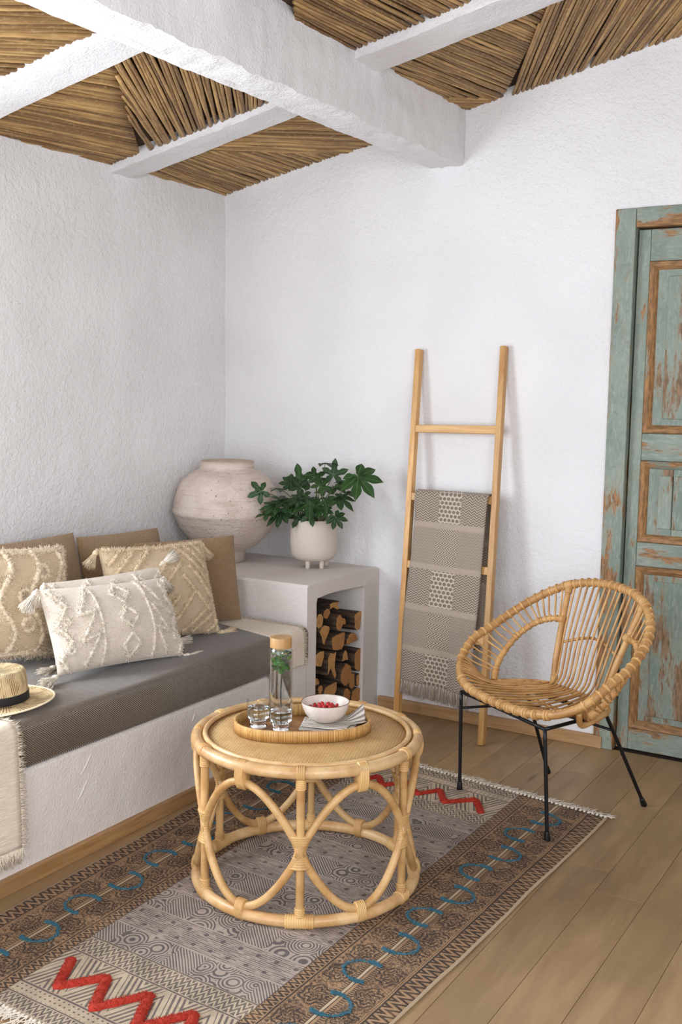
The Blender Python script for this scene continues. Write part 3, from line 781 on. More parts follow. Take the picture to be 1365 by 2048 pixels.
class Pillow:
    """local frame: x out of the face, y right, z up, bottom edge at z = 0"""
    def __init__(s, name, w, h, T, mat, label, pose, seed=0, pinch=.06, power=.62):
        s.w, s.h, s.T, s.pinch, s.seed, s.pw = w, h, T, pinch, seed, power
        s.root = tag(empty(name, mat=frame(*pose)), label, 'cushion', 'cushions on the bench')
        mb = MB(); n = 34; g = np.linspace(-1, 1, n)
        g = np.sign(g)*(1-(1-np.abs(g))**1.25); uv = []
        for sgn in (1, -1):
            P = s.pts(*np.meshgrid(g, g, indexing='ij'), sgn); mb.grid(P, flip=(sgn < 0)); uv += [(a*w/2, b*h/2) for a in g for b in g]
        s.cover = mb.build('cover', mat, s.root, uv=uv)
    def pts(s, u, v, sgn=1, lift=0.):
        u = np.asarray(u, float); v = np.asarray(v, float)
        t = np.maximum(0, (1-u*u)*(1-v*v))**s.pw
        y = u*s.w/2*(1 - s.pinch*(1-v*v)); z = s.h/2 + v*s.h/2*(1 - s.pinch*(1-u*u))
        wr = .006*vnoise(u*3+s.seed, v*3+s.seed*3)*t*2 + .003*vnoise(u*8+s.seed, v*8)*t
        return np.stack([sgn*(s.T*t + (lift if sgn > 0 else 0) + .004*(t > 0)) + wr*sgn, y, z], -1)
    def pt(s, u, v, sgn=1, lift=0.): return tuple(s.pts(u, v, sgn, lift))
    def tuft(s, path, name, mat, width=.012, ln=.010, dens=1100, rad=.0018, parent=None):
        """shaggy strip along a path of (u, v)"""
        P = np.array(path, float); q = []
        for a, b in zip(P[:-1], P[1:]):
            L = math.hypot((b-a)[0]*s.w/2, (b-a)[1]*s.h/2); n = max(2, int(L*dens*1.6)); q += [tuple(a + (b-a)*(i+random.random())/n) for i in range(n)]
        q = np.array(q); N = len(q)
        u = np.clip(q[:, 0] + RNG.normal(size=N)*.42*width/s.w*1.3, -.985, .985); v = np.clip(q[:, 1] + RNG.normal(size=N)*.42*width/s.h*1.3, -.985, .985); e = .02
        p = s.pts(u, v); du = s.pts(np.minimum(u+e, 1), v) - s.pts(np.maximum(u-e, -1), v); dv = s.pts(u, np.minimum(v+e, 1)) - s.pts(u, np.maximum(v-e, -1))
        nrm = np.cross(du, dv); nrm /= np.linalg.norm(nrm, axis=1)[:, None] + 1e-9
        B = p - nrm*.001; D = nrm + RNG.normal(size=(N, 3))*.55
        MBt = MB().strands(B, D, ln*RNG.uniform(.6, 1.15, len(B)), rad, .7)
        Q = []                                      # the dense heart of the pile
        for a, b in zip(P[:-1], P[1:]):
            L = math.hypot((b-a)[0]*s.w/2, (b-a)[1]*s.h/2); n = max(2, int(L/.006)); Q += [s.pt(*(a+(b-a)*i/n), 1, .002) for i in range(n)]
        Q.append(s.pt(*P[-1], 1, .002)); MBt.tube(Q, [width*.34*random.uniform(.55, 1.35) for i in range(len(Q))], 7)
        return MBt.build(name, mat, parent or s.root, smooth=True)
    def tassel(s, u, v, mesh, direction):
        p = Vector(s.pt(u, v)); d = Vector(direction).normalized()
        # direction given in world axes -> local
        d = (s.root.matrix_basis.to_3x3().inverted() @ d).normalized()
        o = obj('tassel', mesh, s.root); o.location = p; o.scale = (1.25,)*3; o.rotation_mode = 'QUATERNION'; o.rotation_quaternion = Vector((0, 0, -1)).rotation_difference(d)
        return o
def big_tassel(m, ln=.07):
    mb = MB(); mb.lathe([(0, .002), (.004, .0), (.0045, -.006), (.0075, -.009), (.0085, -.015), (.0065, -.020), (.0055, -.022)], 12)
    B = []; D = []
    for i in range(170):
        a = random.uniform(0, 6.28); q = .0055*math.sqrt(random.random()); B.append((q*math.cos(a), q*math.sin(a), -.019)); D.append((math.cos(a)*q*62, math.sin(a)*q*62, -1))
    mb.strands(B, D, np.array([(ln-.02)*random.uniform(.85, 1.02) for _ in B]), .0011, .06, segs=3); return mb.mesh('tassel', m)
TA, TW = big_tassel(M['tuft']), big_tassel(M['tuft_warm'], .065)

Pillow('linen_cushion', .47, .37, .065, M['linen'], 'plain beige linen cushion against the wall, nearest the hat', (.205, -1.345, BZ+.004, 0, .23, 0), 1, .03)
Pillow('linen_cushion', .46, .345, .065, M['linen'], 'plain beige linen cushion against the wall, behind the tasselled square cushion', (.205, -.872, BZ+.004, -.02, .24, -.02), 2, .03)
Pillow('linen_cushion', .40, .335, .065, M['linen_dark'], 'plain tan linen cushion leaning beside the plaster shelf', (.500, -.858, BZ+.006, -.62, .20, .04), 3, .02)
# shaggy ecru cushion at the picture's edge
p = Pillow('tufted_cushion', .44, .385, .075, M['cotton_warm'], 'ecru cushion with shaggy tufted swirls, partly cut off behind the hat', (.385, -1.655, BZ+.012, -.17, .22, -.10), 4, .05)
for k in range(4):
    u0 = -.75 + k*.5
    p.tuft([(u0+.22*math.sin(t*9)*.6, -.93+1.86*t) for t in np.linspace(0, 1, 16)], 'tuft_strip', M['tuft_left'], .026, .014, 1300)
p.tuft([(.93, -.95), (.90, 0), (.94, .95)], 'tuft_strip', M['tuft_left'], .022, .014, 1300)
p.tuft([(-.95, .95), (0, .9), (.95, .95)], 'tuft_strip', M['tuft_left'], .020, .014, 1200); p.tuft([(-.95, -.93), (0, -.9), (.93, -.93)], 'tuft_strip', M['tuft_left'], .026, .016, 1500)
for (a, b) in ((-.5, .45), (.45, .55), (.1, -.4), (.55, -.45), (.05, .1), (.75, .1)):
    p.tuft([(a+.11*math.cos(t), b+.12*math.sin(t)) for t in np.linspace(0, 6.3, 13)], 'tuft_ring', M['tuft_left'], .022, .013, 1300)
# tasselled square cushion with diagonal ridges
p = Pillow('tufted_cushion', .45, .355, .085, M['cotton_warm'], 'warm cream square cushion with diagonal tufted ridges and corner tassels', (.595, -1.115, BZ+.010, -.25, .36, -.03), 5, .05)
ridges = [[(-.95, .35), (-.42, .95)], [(-.95, .62), (-.66, .95)], [(-.95, .05), (-.15, .95)], [(-.92, -.45), (.25, .8)], [(-.9, -.75), (.35, .6)],
          [(.95, .3), (.52, .95)], [(.95, .6), (.74, .95)], [(.95, -.05), (.32, .95)], [(.95, -.3), (.45, .45)], [(.8, -.55), (.25, .25)],
          [(.95, -.55), (.4, -.95)], [(.95, -.82), (.72, -.97)], [(.95, -.3), (.2, -.93)], [(-.2, -.95), (.5, -.1)], [(-.6, -.95), (.1, -.2)]]
for r_ in ridges:
    a, b = np.array(r_[0]), np.array(r_[1]); p.tuft([tuple(a+(b-a)*t) for t in np.linspace(0, 1, 6)], 'tuft_ridge', M['tuft_warm'], .019, .012, 1500)
p.tuft([(-.96, .97), (0, .93), (.96, .97)], 'tuft_edge', M['tuft_warm'], .018, .011, 1300); p.tuft([(.97, -.97), (.94, 0), (.97, .97)], 'tuft_edge', M['tuft_warm'], .019, .011, 1300)
p.tassel(-1, 1, TW, (.1, -.7, -.75)); p.tassel(1, 1, TW, (.25, .35, -.8)); p.tassel(1, -1, TW, (.35, .9, -.08)); p.tassel(-1, -1, TW, (.3, -.9, -.05))
# lumbar pair
def lumbar(label, pose, seed, dirs, w=.50, h=.285):
    p = Pillow('lumbar_cushion', w, h, .088, M['cotton'], label, pose, seed, .045)
    for v0 in (.62, -.02, -.66):
        d = [(0, v0+.25), (.14, v0), (0, v0-.25), (-.14, v0), (0, v0+.25)]
        p.tuft([(a+.01, max(-.95, b)) for a, b in d], 'tuft_diamond', M['tuft'], .016, .010, 1500)
    for sg in (-1, 1):
        x = .40*sg
        p.tuft([(x, -.95), (x, .95)], 'tuft_line', M['tuft'], .013, .009, 1500)
        zz = [(x+sg*.06, .85), (x+sg*.28, .20), (x+sg*.06, .25), (x+sg*.30, -.42), (x+sg*.06, -.30), (x+sg*.26, -.92)]
        p.tuft(zz, 'tuft_zigzag', M['tuft'], .015, .011, 1500)
        zz = [(x+sg*.54, .92), (x+sg*.40, .45), (x+sg*.56, .05), (x+sg*.42, -.35), (x+sg*.56, -.7), (x+sg*.48, -.95)]
        p.tuft(zz, 'tuft_zigzag', M['tuft'], .018, .012, 1500)
        for b in (.7, .1, -.55): p.tuft([(x+sg*(.44+.04*math.cos(t)), b+.07*math.sin(t)) for t in np.linspace(0, 6.3, 9)], 'tuft_dot', M['tuft'], .012, .010, 1800)
    for (u, v), d in zip(((-1, 1), (1, 1), (1, -1), (-1, -1)), dirs): p.tassel(u, v, TA, d)
    return p
lumbar('white lumbar cushion with tufted diamonds and tassels, in front of the others', (.712, -1.478, BZ+.012, -.19, .46, -.045), 6, ((.1, -.75, -.7), (-.25, .5, -.55), (.15, .85, -.25), (.25, -.9, -.12)))
lumbar('cream lumbar cushion with tassels, mostly hidden behind the white lumbar cushion', (.575, -1.372, BZ+.010, -.18, .20, .005), 7, ((.25, -.55, -.75), (.1, .6, .25), (.3, .6, -.1), (.2, -.9, -.12)), .48, .275)

# ---- straw hat
def m_straw():
    g = G('straw_weave'); x, y, z = g.xyz()
    a = g.m('ARCTAN2', y, x); d = g.m('SQRT', x*x + y*y)
    h = z*100 + d*100; w = a*26
    chk = g.m('MODULO', g.floor(w + g.floor(h)*.5) + 400, 2.0)
    dia = g.smooth(g.noise(g.vec(a*2.4, z*16 + d*14, 0), 1.3, 1), .46, .54)
    c = g.mix(chk, (226, 200, 152), g.mix(dia, (216, 186, 134), (150, 110, 62)))
    rel = g.tri(w*1.0)*.6 + g.tri(h)*.6
    n = g.noise(g.coord(), 60, 3); c = g.mix(g.smooth(n, .45, .75)*.3, c, (240, 224, 188))
    g.bump(rel + chk*.5, .0022)
    return g.out(c, .6)
hat = empty('straw_hat', (.688, -1.982, BZ+.006), .25); tag(hat, 'woven straw hat with a black band lying on the mattress', 'hat')
M['straw'] = m_straw()
def hat_surf(prof, name, m, sx=1., sy=1.12):
    mb = MB(); mb.lathe(prof, 72); v = mb.v[0]; a = np.arctan2(v[:, 1], v[:, 0]); r = np.hypot(v[:, 0], v[:, 1])
    br = np.clip((r-.095)/.06, 0, 1); v[:, 2] += br*(.004 + .004*np.cos(2*a)); v[:, 0] *= sx; v[:, 1] *= sy
    return mb.build(name, m, hat)
hat_surf([(.0, .093), (.03, .0935), (.052, .0985), (.064, .1005), (.071, .098), (.0745, .090), (.0775, .07), (.081, .04), (.083, .014), (.083, .006), (.074, .006), (.072, .05), (.066, .085), (.05, .09), (0, .088)], 'crown', M['straw'])
hat_surf([(.082, .004), (.083, .0085), (.09, .006), (.12, .004), (.148, .0055), (.1525, .0065), (.1535, .0045), (.152, .0025), (.12, .0), (.082, .0), (.082, .004)], 'brim', M['straw'])
hat_surf([(.150, .0035), (.1545, .0035), (.1555, .0052), (.1545, .0072), (.150, .0075), (.149, .0055), (.150, .0035)], 'brim_binding', m_plain('straw_binding', (236, 218, 184), .6))
hat_surf([(.0832, .010), (.0843, .011), (.0830, .034), (.0826, .0355), (.0812, .035), (.0828, .010)], 'hat_band', m_plain('black_ribbon', (22, 21, 24), .75))

# ---- throws on the bench
def m_knit(name, c1, c2):
    g = G(name); x, y, z = g.xyz('UV'); n = g.noise(g.scaled((6, 160, 1), 'UV'), 3, 3); n2 = g.noise(g.coord(), 220, 2)
    g.bump(n + n2*.4, .003); return g.out(g.mix(g.smooth(n, .35, .65), c1, c2), .95, Sheen_Weight=.3)
M['cream_throw'] = m_knit('cream_throw', (238, 224, 202), (220, 202, 176)); M['cream_yarn'] = m_plain('cream_yarn', (236, 222, 200), .95)
def drape(name, label, xs0, y0, y1, drop, edge_y, seed, mat, yarn, bottom_fringe=True, skew=0.0):
    """cloth laid on the mattress and hung over its front edge; fringe along the side edge_y and the hem"""
    root = empty(name, (.876, (y0+y1)/2, BZ)); tag(root, label, 'blanket')
    ctr = np.array((.876, (y0+y1)/2, BZ)); path = []      # cross-section: from the back of the mattress top over the rounded edge down
    for x in np.linspace(xs0, .846, 24): path.append((x, BZ+.006))
    for t in np.linspace(0, PI/2, 8)[1:]: path.append((.846 + .036*math.sin(t), BZ-.030 + .036*math.cos(t)))
    for z in np.linspace(BZ-.04, BZ-.04-drop, 24): path.append((.8835, z))
    S = [0]; 
    for a, b in zip(path[:-1], path[1:]): S.append(S[-1]+math.hypot(b[0]-a[0], b[1]-a[1]))
    ny = 22; P = []; uv = []
    for (x, z), s_ in zip(path, S):
        row = []
        for j in range(ny+1):
            t = j/ny; y = y0 + (y1-y0)*t + skew*(s_ - S[-1])*(1-t if edge_y == 1 else t)
            w = float(vnoise(y*9+seed, s_*6)); hang = max(0, (BZ-.05-z))
            row.append((x + (.010*w + .008*math.sin(y*22+seed))*min(1, hang*6)*.6 + .003*hang*10*.3, y, z + (.0035*abs(w) if hang == 0 else 0))); uv.append((t*abs(y1-y0), s_))
        P.append(row)
    P = np.array(P) - ctr; o = MB().grid(P, flip=True).build('cloth', mat, root, uv=uv)
    sm = o.modifiers.new('solid', 'SOLIDIFY'); sm.thickness = .005; sm.offset = 1
    e = P[:, ny if edge_y == 1 else 0]; sg = 1 if edge_y == 1 else -1
    B = []; D = []
    for i in range(len(e)-1):
        L = np.linalg.norm(e[i+1]-e[i]); k = max(3, int(L*900))
        for q in range(k):
            B.append(e[i] + (e[i+1]-e[i])*random.random() + np.array((0, -sg*random.random()*.004, .001))); D.append((random.gauss(.05, .12), sg*1., random.gauss(-.25, .2)))
    MB().strands(B, D, .021*RNG.uniform(.6, 1.2, len(B)), .0012, .25).build('fringe', yarn, root)['kind'] = 'stuff'
    if bottom_fringe:
        B = []; D = []; h = P[-1]
        for i in range(len(h)-1):
            for q in range(60): B.append(h[i] + (h[i+1]-h[i])*random.random()); D.append((random.gauss(.05, .1), random.gauss(0, .15), -1))
        MB().strands(B, D, .04*RNG.uniform(.6, 1.2, len(B)), .0013, .2).build('hem_fringe', yarn, root)['kind'] = 'stuff'
    return root
drape('fringed_throw', 'cream fringed throw hanging over the mattress edge below the straw hat', .80, -2.52, -2.085, .305, 1, 3, M['cream_throw'], M['cream_yarn'])
drape('fringed_throw', 'cream throw spread over the far end of the mattress by the log niche', .30, -.885, -.645, .10, 1, 8, M['cream_throw'], M['cream_yarn'], False, -.26)

# ================================================================== RATTAN COFFEE TABLE
TC = Vector((1.503, -1.587, .006)); TR, TT = .3115, .0162; TZ = .415
tb = empty('coffee_table', TC); tag(tb, 'round rattan coffee table with looped cane sides standing on the rug', 'table')
def ringpts(r, z, n=96, a0=0, a1=2*PI): return [(r*math.cos(a), r*math.sin(a), z) for a in np.linspace(a0, a1, n, endpoint=(a1-a0 < 6.28))]
def lumpy(P, r, seed, amp=.06):
    n = len(P); return np.array([r*(1 + amp*float(vnoise(i*.23+seed, seed))) for i in range(n)])
P = ringpts(TR, TZ, 140); MB().tube(P, lumpy(P, TT, 1), 12, closed=True).build('top_rim', M['rattan_pale'], tb)
P = ringpts(TR-.0235, TZ+.0115, 120); MB().tube(P, lumpy(P, .0075, 2), 8, closed=True).build('inner_rim', M['rattan_pale'], tb)
P = ringpts(TR, TT, 140); MB().tube(P, lumpy(P, TT, 3), 12, closed=True).build('base_ring', M['rattan_pale'], tb)
def m_weave():
    g = G('cane_webbing'); x, y, z = g.xyz()
    xr = x*.94 + y*.34; yr = y*.94 - x*.34
    f = 118; a = g.tri(xr*f); b = g.tri(yr*f)
    par = g.m('MODULO', g.floor(xr*f) + g.floor(yr*f) + 400, 2.0)
    gap = g.mx(g.smooth(a, .88, .99), g.smooth(b, .88, .99))
    n = g.noise(g.coord(), 16, 4); n2 = g.noise(g.scaled((1, 9, 1)), 60, 3)
    c = g.mix(g.smooth(n, .35, .7), (226, 184, 122), (208, 162, 100)); c = g.mix(g.smooth(n2, .4, .75)*.5, c, (178, 128, 72)); c = g.mix(par*.18, c, (236, 202, 146))
    c = g.mix(gap*.45, c, (140, 98, 54))
    g.bump(par*g.sin(a*3.14)*.5 + (1-par)*g.sin(b*3.14)*.5 - gap*.8, .0025)
    return g.out(c, .5)
MB().lathe([(0, TZ+.005), (.10, TZ+.0055), (.2, TZ+.006), (TR-.014, TZ+.006), (TR-.014, TZ-.004), (0, TZ-.004)], 72).build('woven_top', m_weave(), tb)
def coil(c, axis, half, ra, rb, da, turns, name='binding', parent=tb, waist=None, m=None, n=12):
    """cane wound round and round: c centre, axis direction, radii ra along da and rb across"""
    axis = np.array(axis, float); axis /= np.linalg.norm(axis); k = 4; N = turns*k
    P = []; R = []
    for i in range(N+1):
        t = i/N*2-1; P.append(np.array(c) + axis*half*t)
        w = 1 if waist is None else waist + (1-waist)*abs(t)**1.3
        R.append((w)*(1 + .0 + (.0 if i % k == 0 else .07 if i % k in (1, 3) else .10)))
    mb = MB(); da = np.array(da, float); da = da - axis*(da @ axis); da /= np.linalg.norm(da); db = np.cross(axis, da)
    V = []; F = []; an = np.arange(n)*2*PI/n
    for p_, r_ in zip(P, R):
        for a in an: V.append(p_ + r_*(math.cos(a)*ra*da + math.sin(a)*rb*db))
    for i in range(N):
        for q in range(n): F.append((i*n+q, i*n+(q+1) % n, (i+1)*n+(q+1) % n, (i+1)*n+q))
    F.append(tuple(range(n))[::-1]); F.append(tuple(N*n+q for q in range(n)))
    return mb.add(V, F).build(name, m or M['rattan_bind'], parent)
A0 = math.radians(-60); RV = TR - .001; ZM = .205; AM = .168; PR = .0112
for k in range(6):
    a = A0 + k*PI/3; ca, sa = math.cos(a), math.sin(a); rd = (ca, sa, 0); tg = (-sa, ca, 0); c = np.array((RV*ca, RV*sa, 0))
    pts = [c + np.array((0, 0, z)) for z in np.linspace(TT, TZ-.008, 14)]
    MB().tube(pts, lumpy(pts, .0112, k*3+1, .08), 10).build('upright', M['rattan'], tb)
    coil(c + (0, 0, TZ-.030), (0, 0, 1), .014, .0132, .0132, rd, 5)                   # under the rim
    coil(c + (0, 0, TZ), tg, .011, TT+.0018, TT+.0018, rd, 4)                          # round the rim
    coil(c + (0, 0, TT+.026), (0, 0, 1), .012, .0132, .0132, rd, 4)                    # foot of the upright
    coil(c + (0, 0, TT), tg, .038 if k % 2 == 0 else .018, TT+.0015, TT+.0015, rd, 12 if k % 2 == 0 else 6)
    coil(c + (0, 0, ZM), (0, 0, 1), .044, .030, .0165, tg, 14, waist=.50)              # crossing
    for sgn in (1, -1):
        pts = []
        for t in np.linspace(-.02, 1.02, 34):
            b = a + t*PI/3; s_ = math.sin(PI*min(max(t, 0), 1)); zz = ZM + sgn*AM*(s_**.86) - (0 if 0 <= t <= 1 else sgn*.015)
            pts.append((RV*math.cos(b), RV*math.sin(b), zz))
        MB().tube(pts, lumpy(pts, PR, k+sgn*7+20, .07), 10).build('bow', M['rattan'], tb)
        b = a + PI/6; cb = np.array((RV*math.cos(b), RV*math.sin(b), 0)); tgb = (-math.sin(b), math.cos(b), 0)
        zc = (TZ + ZM + AM)/2 if sgn > 0 else (TT + ZM - AM)/2; hh = abs(zc - (TZ if sgn > 0 else TT)) + TT + .001
        coil(cb + (0, 0, zc), tgb, .013, hh, TT+.002, (0, 0, 1), 5)

# ---- oval tray
TOP = TC.z + TZ + .0065
ta = math.atan2(.24, .30)                            # long axis
tr = empty('oval_tray', (1.478, -1.573, TOP), ta-.04); tag(tr, 'oval rattan tray with a cane-strip rim on the coffee table', 'tray')
def m_strip():
    g = G('cane_strip_rim'); at = g.node('ShaderNodeAttribute', attribute_name='along'); s_ = NV(g, at.outputs['Fac'])
    r = g.floor(s_*210); nn = g.noise(g.vec(r*7.13, 0, 0), 1.0, 1); line = g.smooth(g.tri(s_*210), .78, .98); n = g.noise(g.coord(), 70, 3)
    c = g.mix(g.smooth(nn, .3, .7), (222, 178, 110), (190, 138, 74)); c = g.mix(line*.75, c, (104, 66, 30)); c = g.mix(g.smooth(n, .62, .74)*.6, c, (120, 78, 38))
    g.bump(n*.2 - line, .0015); return g.out(c, .45)
def stadium(hl, hw, n=72):
    """superellipse outline"""
    return [(hl*math.copysign(abs(math.cos(a))**.80, math.cos(a)), hw*math.copysign(abs(math.sin(a))**.92, math.sin(a))) for a in np.linspace(0, 2*PI, n, endpoint=False)]
HL, HW, TH = .196, .126, .033
mb = MB(); out = stadium(HL, HW, 140); al = []; V = []; F = []; n = len(out); L = 0; acc = []
for i in range(n):
    acc.append(L); j = (i+1) % n; L += math.hypot(out[j][0]-out[i][0], out[j][1]-out[i][1])
prf = [(0, .001), (0, TH-.002), (.002, TH), (.006, TH), (.008, TH-.002), (.008, .004)]
for i, (x, y) in enumerate(out):
    nx, ny = x/HL**2, y/HW**2; q = math.hypot(nx, ny)+1e-9
    for d, z in prf: V.append((x - nx/q*d, y - ny/q*d, z)); al.append(acc[i])
for i in range(n):
    j = (i+1) % n
    for k in range(len(prf)): F.append((i*6+k, j*6+k, j*6+(k+1) % 6, i*6+(k+1) % 6))
mb.add(V, F).build('tray_rim', m_strip(), tr, attrs={'along': al})
g = G('tray_base'); x, y, z = g.xyz(); n1 = g.noise(g.scaled((1, 1, 1)), 24, 4); ln_ = g.smooth(g.tri(y*110), .7, .95); g.bump(n1 - ln_, .002)
tb_m = g.out(g.mix(ln_*.7, g.mix(g.smooth(n1, .35, .65), (176, 124, 66), (132, 88, 44)), (90, 58, 28)), .5)
o2 = stadium(HL-.006, HW-.006, 80); MB().add([(x_, y_, .004) for x_, y_ in o2] + [(x_, y_, .0005) for x_, y_ in o2], [tuple(range(80)), tuple(range(159, 79, -1))] + [(i, 80+i, 80+(i+1) % 80, (i+1) % 80) for i in range(80)]).build('tray_base', tb_m, tr, smooth=False)
TB = TOP + .0045

# ---- glassware
def m_glass(name, col=(1, 1, 1, 1), ior=1.47, rough=0.):
    g = G(name); g.b.inputs['Transmission Weight'].default_value = 1; g.b.inputs['IOR'].default_value = ior
    g.b.inputs['Base Color'].default_value = col; g.b.inputs['Roughness'].default_value = rough; return g.mat
M['glass_solid'] = m_glass('thick_glass'); M['water'] = m_glass('water', (.99, .997, .995, 1), 1.33)
def m_thin_glass():
    g = G('thin_glass'); nt = g.t; tr_ = g.node('ShaderNodeBsdfTransparent'); gl = g.node('ShaderNodeBsdfGlossy'); gl.inputs['Roughness'].default_value = .02
    tr_.inputs['Color'].default_value = (.97, .98, .98, 1)
    lw = g.node('ShaderNodeLayerWeight'); fc = NV(g, lw.outputs['Facing']); fr = (fc*fc*fc*fc*.55 + .035).k; mx = g.node('ShaderNodeMixShader')
    nt.links.new(fr, mx.inputs[0]); nt.links.new(tr_.outputs[0], mx.inputs[1]); nt.links.new(gl.outputs[0], mx.inputs[2])
    nt.links.new(mx.outputs[0], nt.nodes['Material Output'].inputs['Surface']); nt.nodes.remove(g.b); return g.mat
M['glass'] = m_thin_glass()
bo = empty('water_bottle', (1.363, -1.518, TB)); tag(bo, 'glass water bottle with bamboo lid and mint leaves on the tray', 'bottle')
RB = .0352
MB().lathe([(0, .0), (RB-.004, .0), (RB-.0008, .002), (RB, .006), (RB, .192), (RB-.0006, .199), (RB-.003, .2045), (RB-.005, .2075), (RB-.005, .216), (RB-.0072, .216), (RB-.0072, .206), (RB-.0030, .199), (RB-.0025, .192), (RB-.0025, .010), (RB-.006, .006), (0, .006)], 48).build('glass_body', M['glass'], bo, angle=.5)
MB().lathe([(0, .0065), (RB-.0070, .0065), (RB-.0030, .0105), (RB-.0030, .192), (0, .192)], 48).build('water', M['water'], bo, angle=.5)
lid = MB().lathe([(0, .209), (RB-.0035, .209), (RB-.003, .2095), (RB-.003, .2375), (RB-.0036, .2385), (0, .2385)], 48).build('lid', m_wood('bamboo_lid', (214, 166, 102), (188, 136, 76), 2, 10, .45), bo, angle=.6)
M['mint'] = m_plain('mint_leaf', (52, 116, 34), .45); M['mint2'] = m_plain('pale_mint_leaf', (128, 172, 62), .45)
def mint_mesh(m, seed):
    rn = random.Random(seed); L, Wd = .030, .011; P = []
    for i in range(9):
        t = i/8; w = Wd*math.sin(PI*min(1, t*.95+.05))**.8*(1 + .12*(i % 2)); P.append([(t*L, -w, .003*math.sin(t*5+seed)), (t*L, 0, -.003+.004*t), (t*L, w, .003*math.cos(t*4+seed))])
    return MB().grid(P).mesh('mint_leaf', m)
mm = [mint_mesh(M['mint'], 1), mint_mesh(M['mint'], 2), mint_mesh(M['mint2'], 3)]
for i in range(34):
    a = random.uniform(0, 6.28); r = random.uniform(.0, .019); o = obj('mint_leaf', mm[2 if i in (3, 8, 12) else i % 2], bo)
    o.location = (r*math.cos(a), r*math.sin(a), .146+random.uniform(0, .042)); o.rotation_euler = (random.uniform(-1.2, 1.2), random.uniform(-.6, 1.3), random.uniform(0, 6.28)); o.scale = (.62,)*3
MB().tube(spline([(.004, -.003, .012), (.001, .0, .08), (.002, .004, .170)], 10), .0018, 6).build('mint_stalk', m_plain('mint_stalk', (70, 58, 40), .6), bo)
def tumbler(x, y, label):
    t = empty('drinking_glass', (x, y, TB)); tag(t, label, 'glass', 'glasses on the tray'); R = .0335
    MB().lathe([(.0245, .0185), (.031, .023), (R, .030), (R, .0455), (R-.0007, .0475), (R, .0495), (R, .0855), (R-.0008, .0865), (R-.0017, .0855), (R-.0018, .0495), (R-.0024, .0475), (R-.0018, .0455), (R-.0019, .032), (.029, .0275), (.0245, .0250), (.0245, .0185)], 44).build('glass_body', M['glass'], t, angle=.6)
    MB().lathe([(0, .0), (.020, .0), (.024, .0015), (.0255, .005), (.0235, .011), (.0225, .014), (.0245, .018), (.0238, .0225), (0, .0228)], 44).build('glass_base', M['glass_solid'], t, angle=.9)
    MB().lathe([(0, .0235), (.0236, .0235), (.0288, .0284), (R-.0024, .033), (R-.0023, .0455), (R-.0029, .0475), (R-.0023, .0495), (R-.0023, .058), (0, .058)], 44).build('water', M['water'], t, angle=.6)
tumbler(1.370, -1.640, 'half-full stemless glass at the tray end nearest the bench'); tumbler(1.440, -1.628, 'half-full stemless glass between the bottle and the bowl')

# ---- striped napkin, bowl, berries
def m_napkin():
    g = G('striped_napkin'); u, v, _ = g.xyz('UV'); s_ = g.smooth(g.tri(u*22), .45, .6); n = g.noise(g.coord(), 400, 2)
    g.bump(n, .001); return g.out(g.mix(s_, (228, 220, 208), (150, 142, 132)), .9)
mnap = m_napkin()
nk = empty('striped_napkin', (1.515, -1.505, TB), ta-.25); tag(nk, 'grey and white striped napkin folded under the bowl', 'napkin')
def nap_layer(x0, x1, y0, y1, z0, rot, seed, lift):
    P = []; uv = []
    for i in range(25):
        row = []
        for j in range(19):
            s_, t = i/24, j/18; x = x0+(x1-x0)*s_; y = y0+(y1-y0)*t; r = math.hypot(x, y)
            z = z0 + .003*abs(float(vnoise(s_*5+seed, t*5))) + lift*max(0, s_-.55)**1.5*(1 + .8*math.sin(t*7+seed)) ; c, s1 = math.cos(rot), math.sin(rot)
            row.append((x*c-y*s1, x*s1+y*c, z)); uv.append((y/.25 if True else 0, x/.25))
        P.append(row)
    o = MB().grid(P).build('napkin_fold', mnap, nk, uv=uv); sm = o.modifiers.new('s', 'SOLIDIFY'); sm.thickness = .0016; sm.offset = 1
nap_layer(-.070, .088, -.072, .050, .0, 0, 1, .02); nap_layer(-.04, .112, -.040, .058, .0035, .30, 4, .085); nap_layer(-.055, .08, -.064, .03, .0055, -.2, 6, .01)
bw = empty('bowl', (1.512, -1.506, TB+.010)); tag(bw, 'cream ceramic bowl of red berries on the napkin', 'bowl')
g = G('speckled_cream_glaze'); n = g.noise(g.coord(), 420, 2); n2 = g.noise(g.coord(), 25, 3)
MB().lathe([(0, .0005), (.030, .0), (.034, .002), (.045, .008), (.058, .022), (.066, .040), (.0695, .056), (.0693, .058), (.0675, .0565), (.064, .041), (.055, .023), (.042, .0105), (.025, .006), (0, .005)], 64).build('bowl_body', g.out(g.mix(g.smooth(n, .68, .72)*.5, g.mix(g.smooth(n2, .35, .7), (228, 216, 204), (214, 200, 188)), (150, 130, 112)), .3), bw)
MB().tube([(.0688*math.cos(a), .0688*math.sin(a), .0575) for a in np.linspace(0, 2*PI, 72, endpoint=False)], .0011, 6, closed=True).build('rim_line', m_plain('brown_rim', (104, 80, 60), .4), bw)
g = G('red_berry'); mber = g.out((186, 18, 16), .16, Subsurface_Weight=.25, Subsurface_Radius=(.004, .001, .001)); dk = m_plain('berry_tip', (60, 24, 16), .7)
def berry_mesh():
    mb = MB(); R = .0050; mb.lathe([(R*math.sin(t)+1e-5, -R*math.cos(t)) for t in np.linspace(0, PI, 9)], 12); me = mb.mesh('berry', mber); return me
def tip_mesh():
    mb = MB(); mb.lathe([(0, 0), (.0010, .0002), (.0006, .0016), (0, .0014)], 6); return mb.mesh('berry_tip', dk)
bm_, tm_ = berry_mesh(), tip_mesh()
cl = []
rn = random.Random(3)
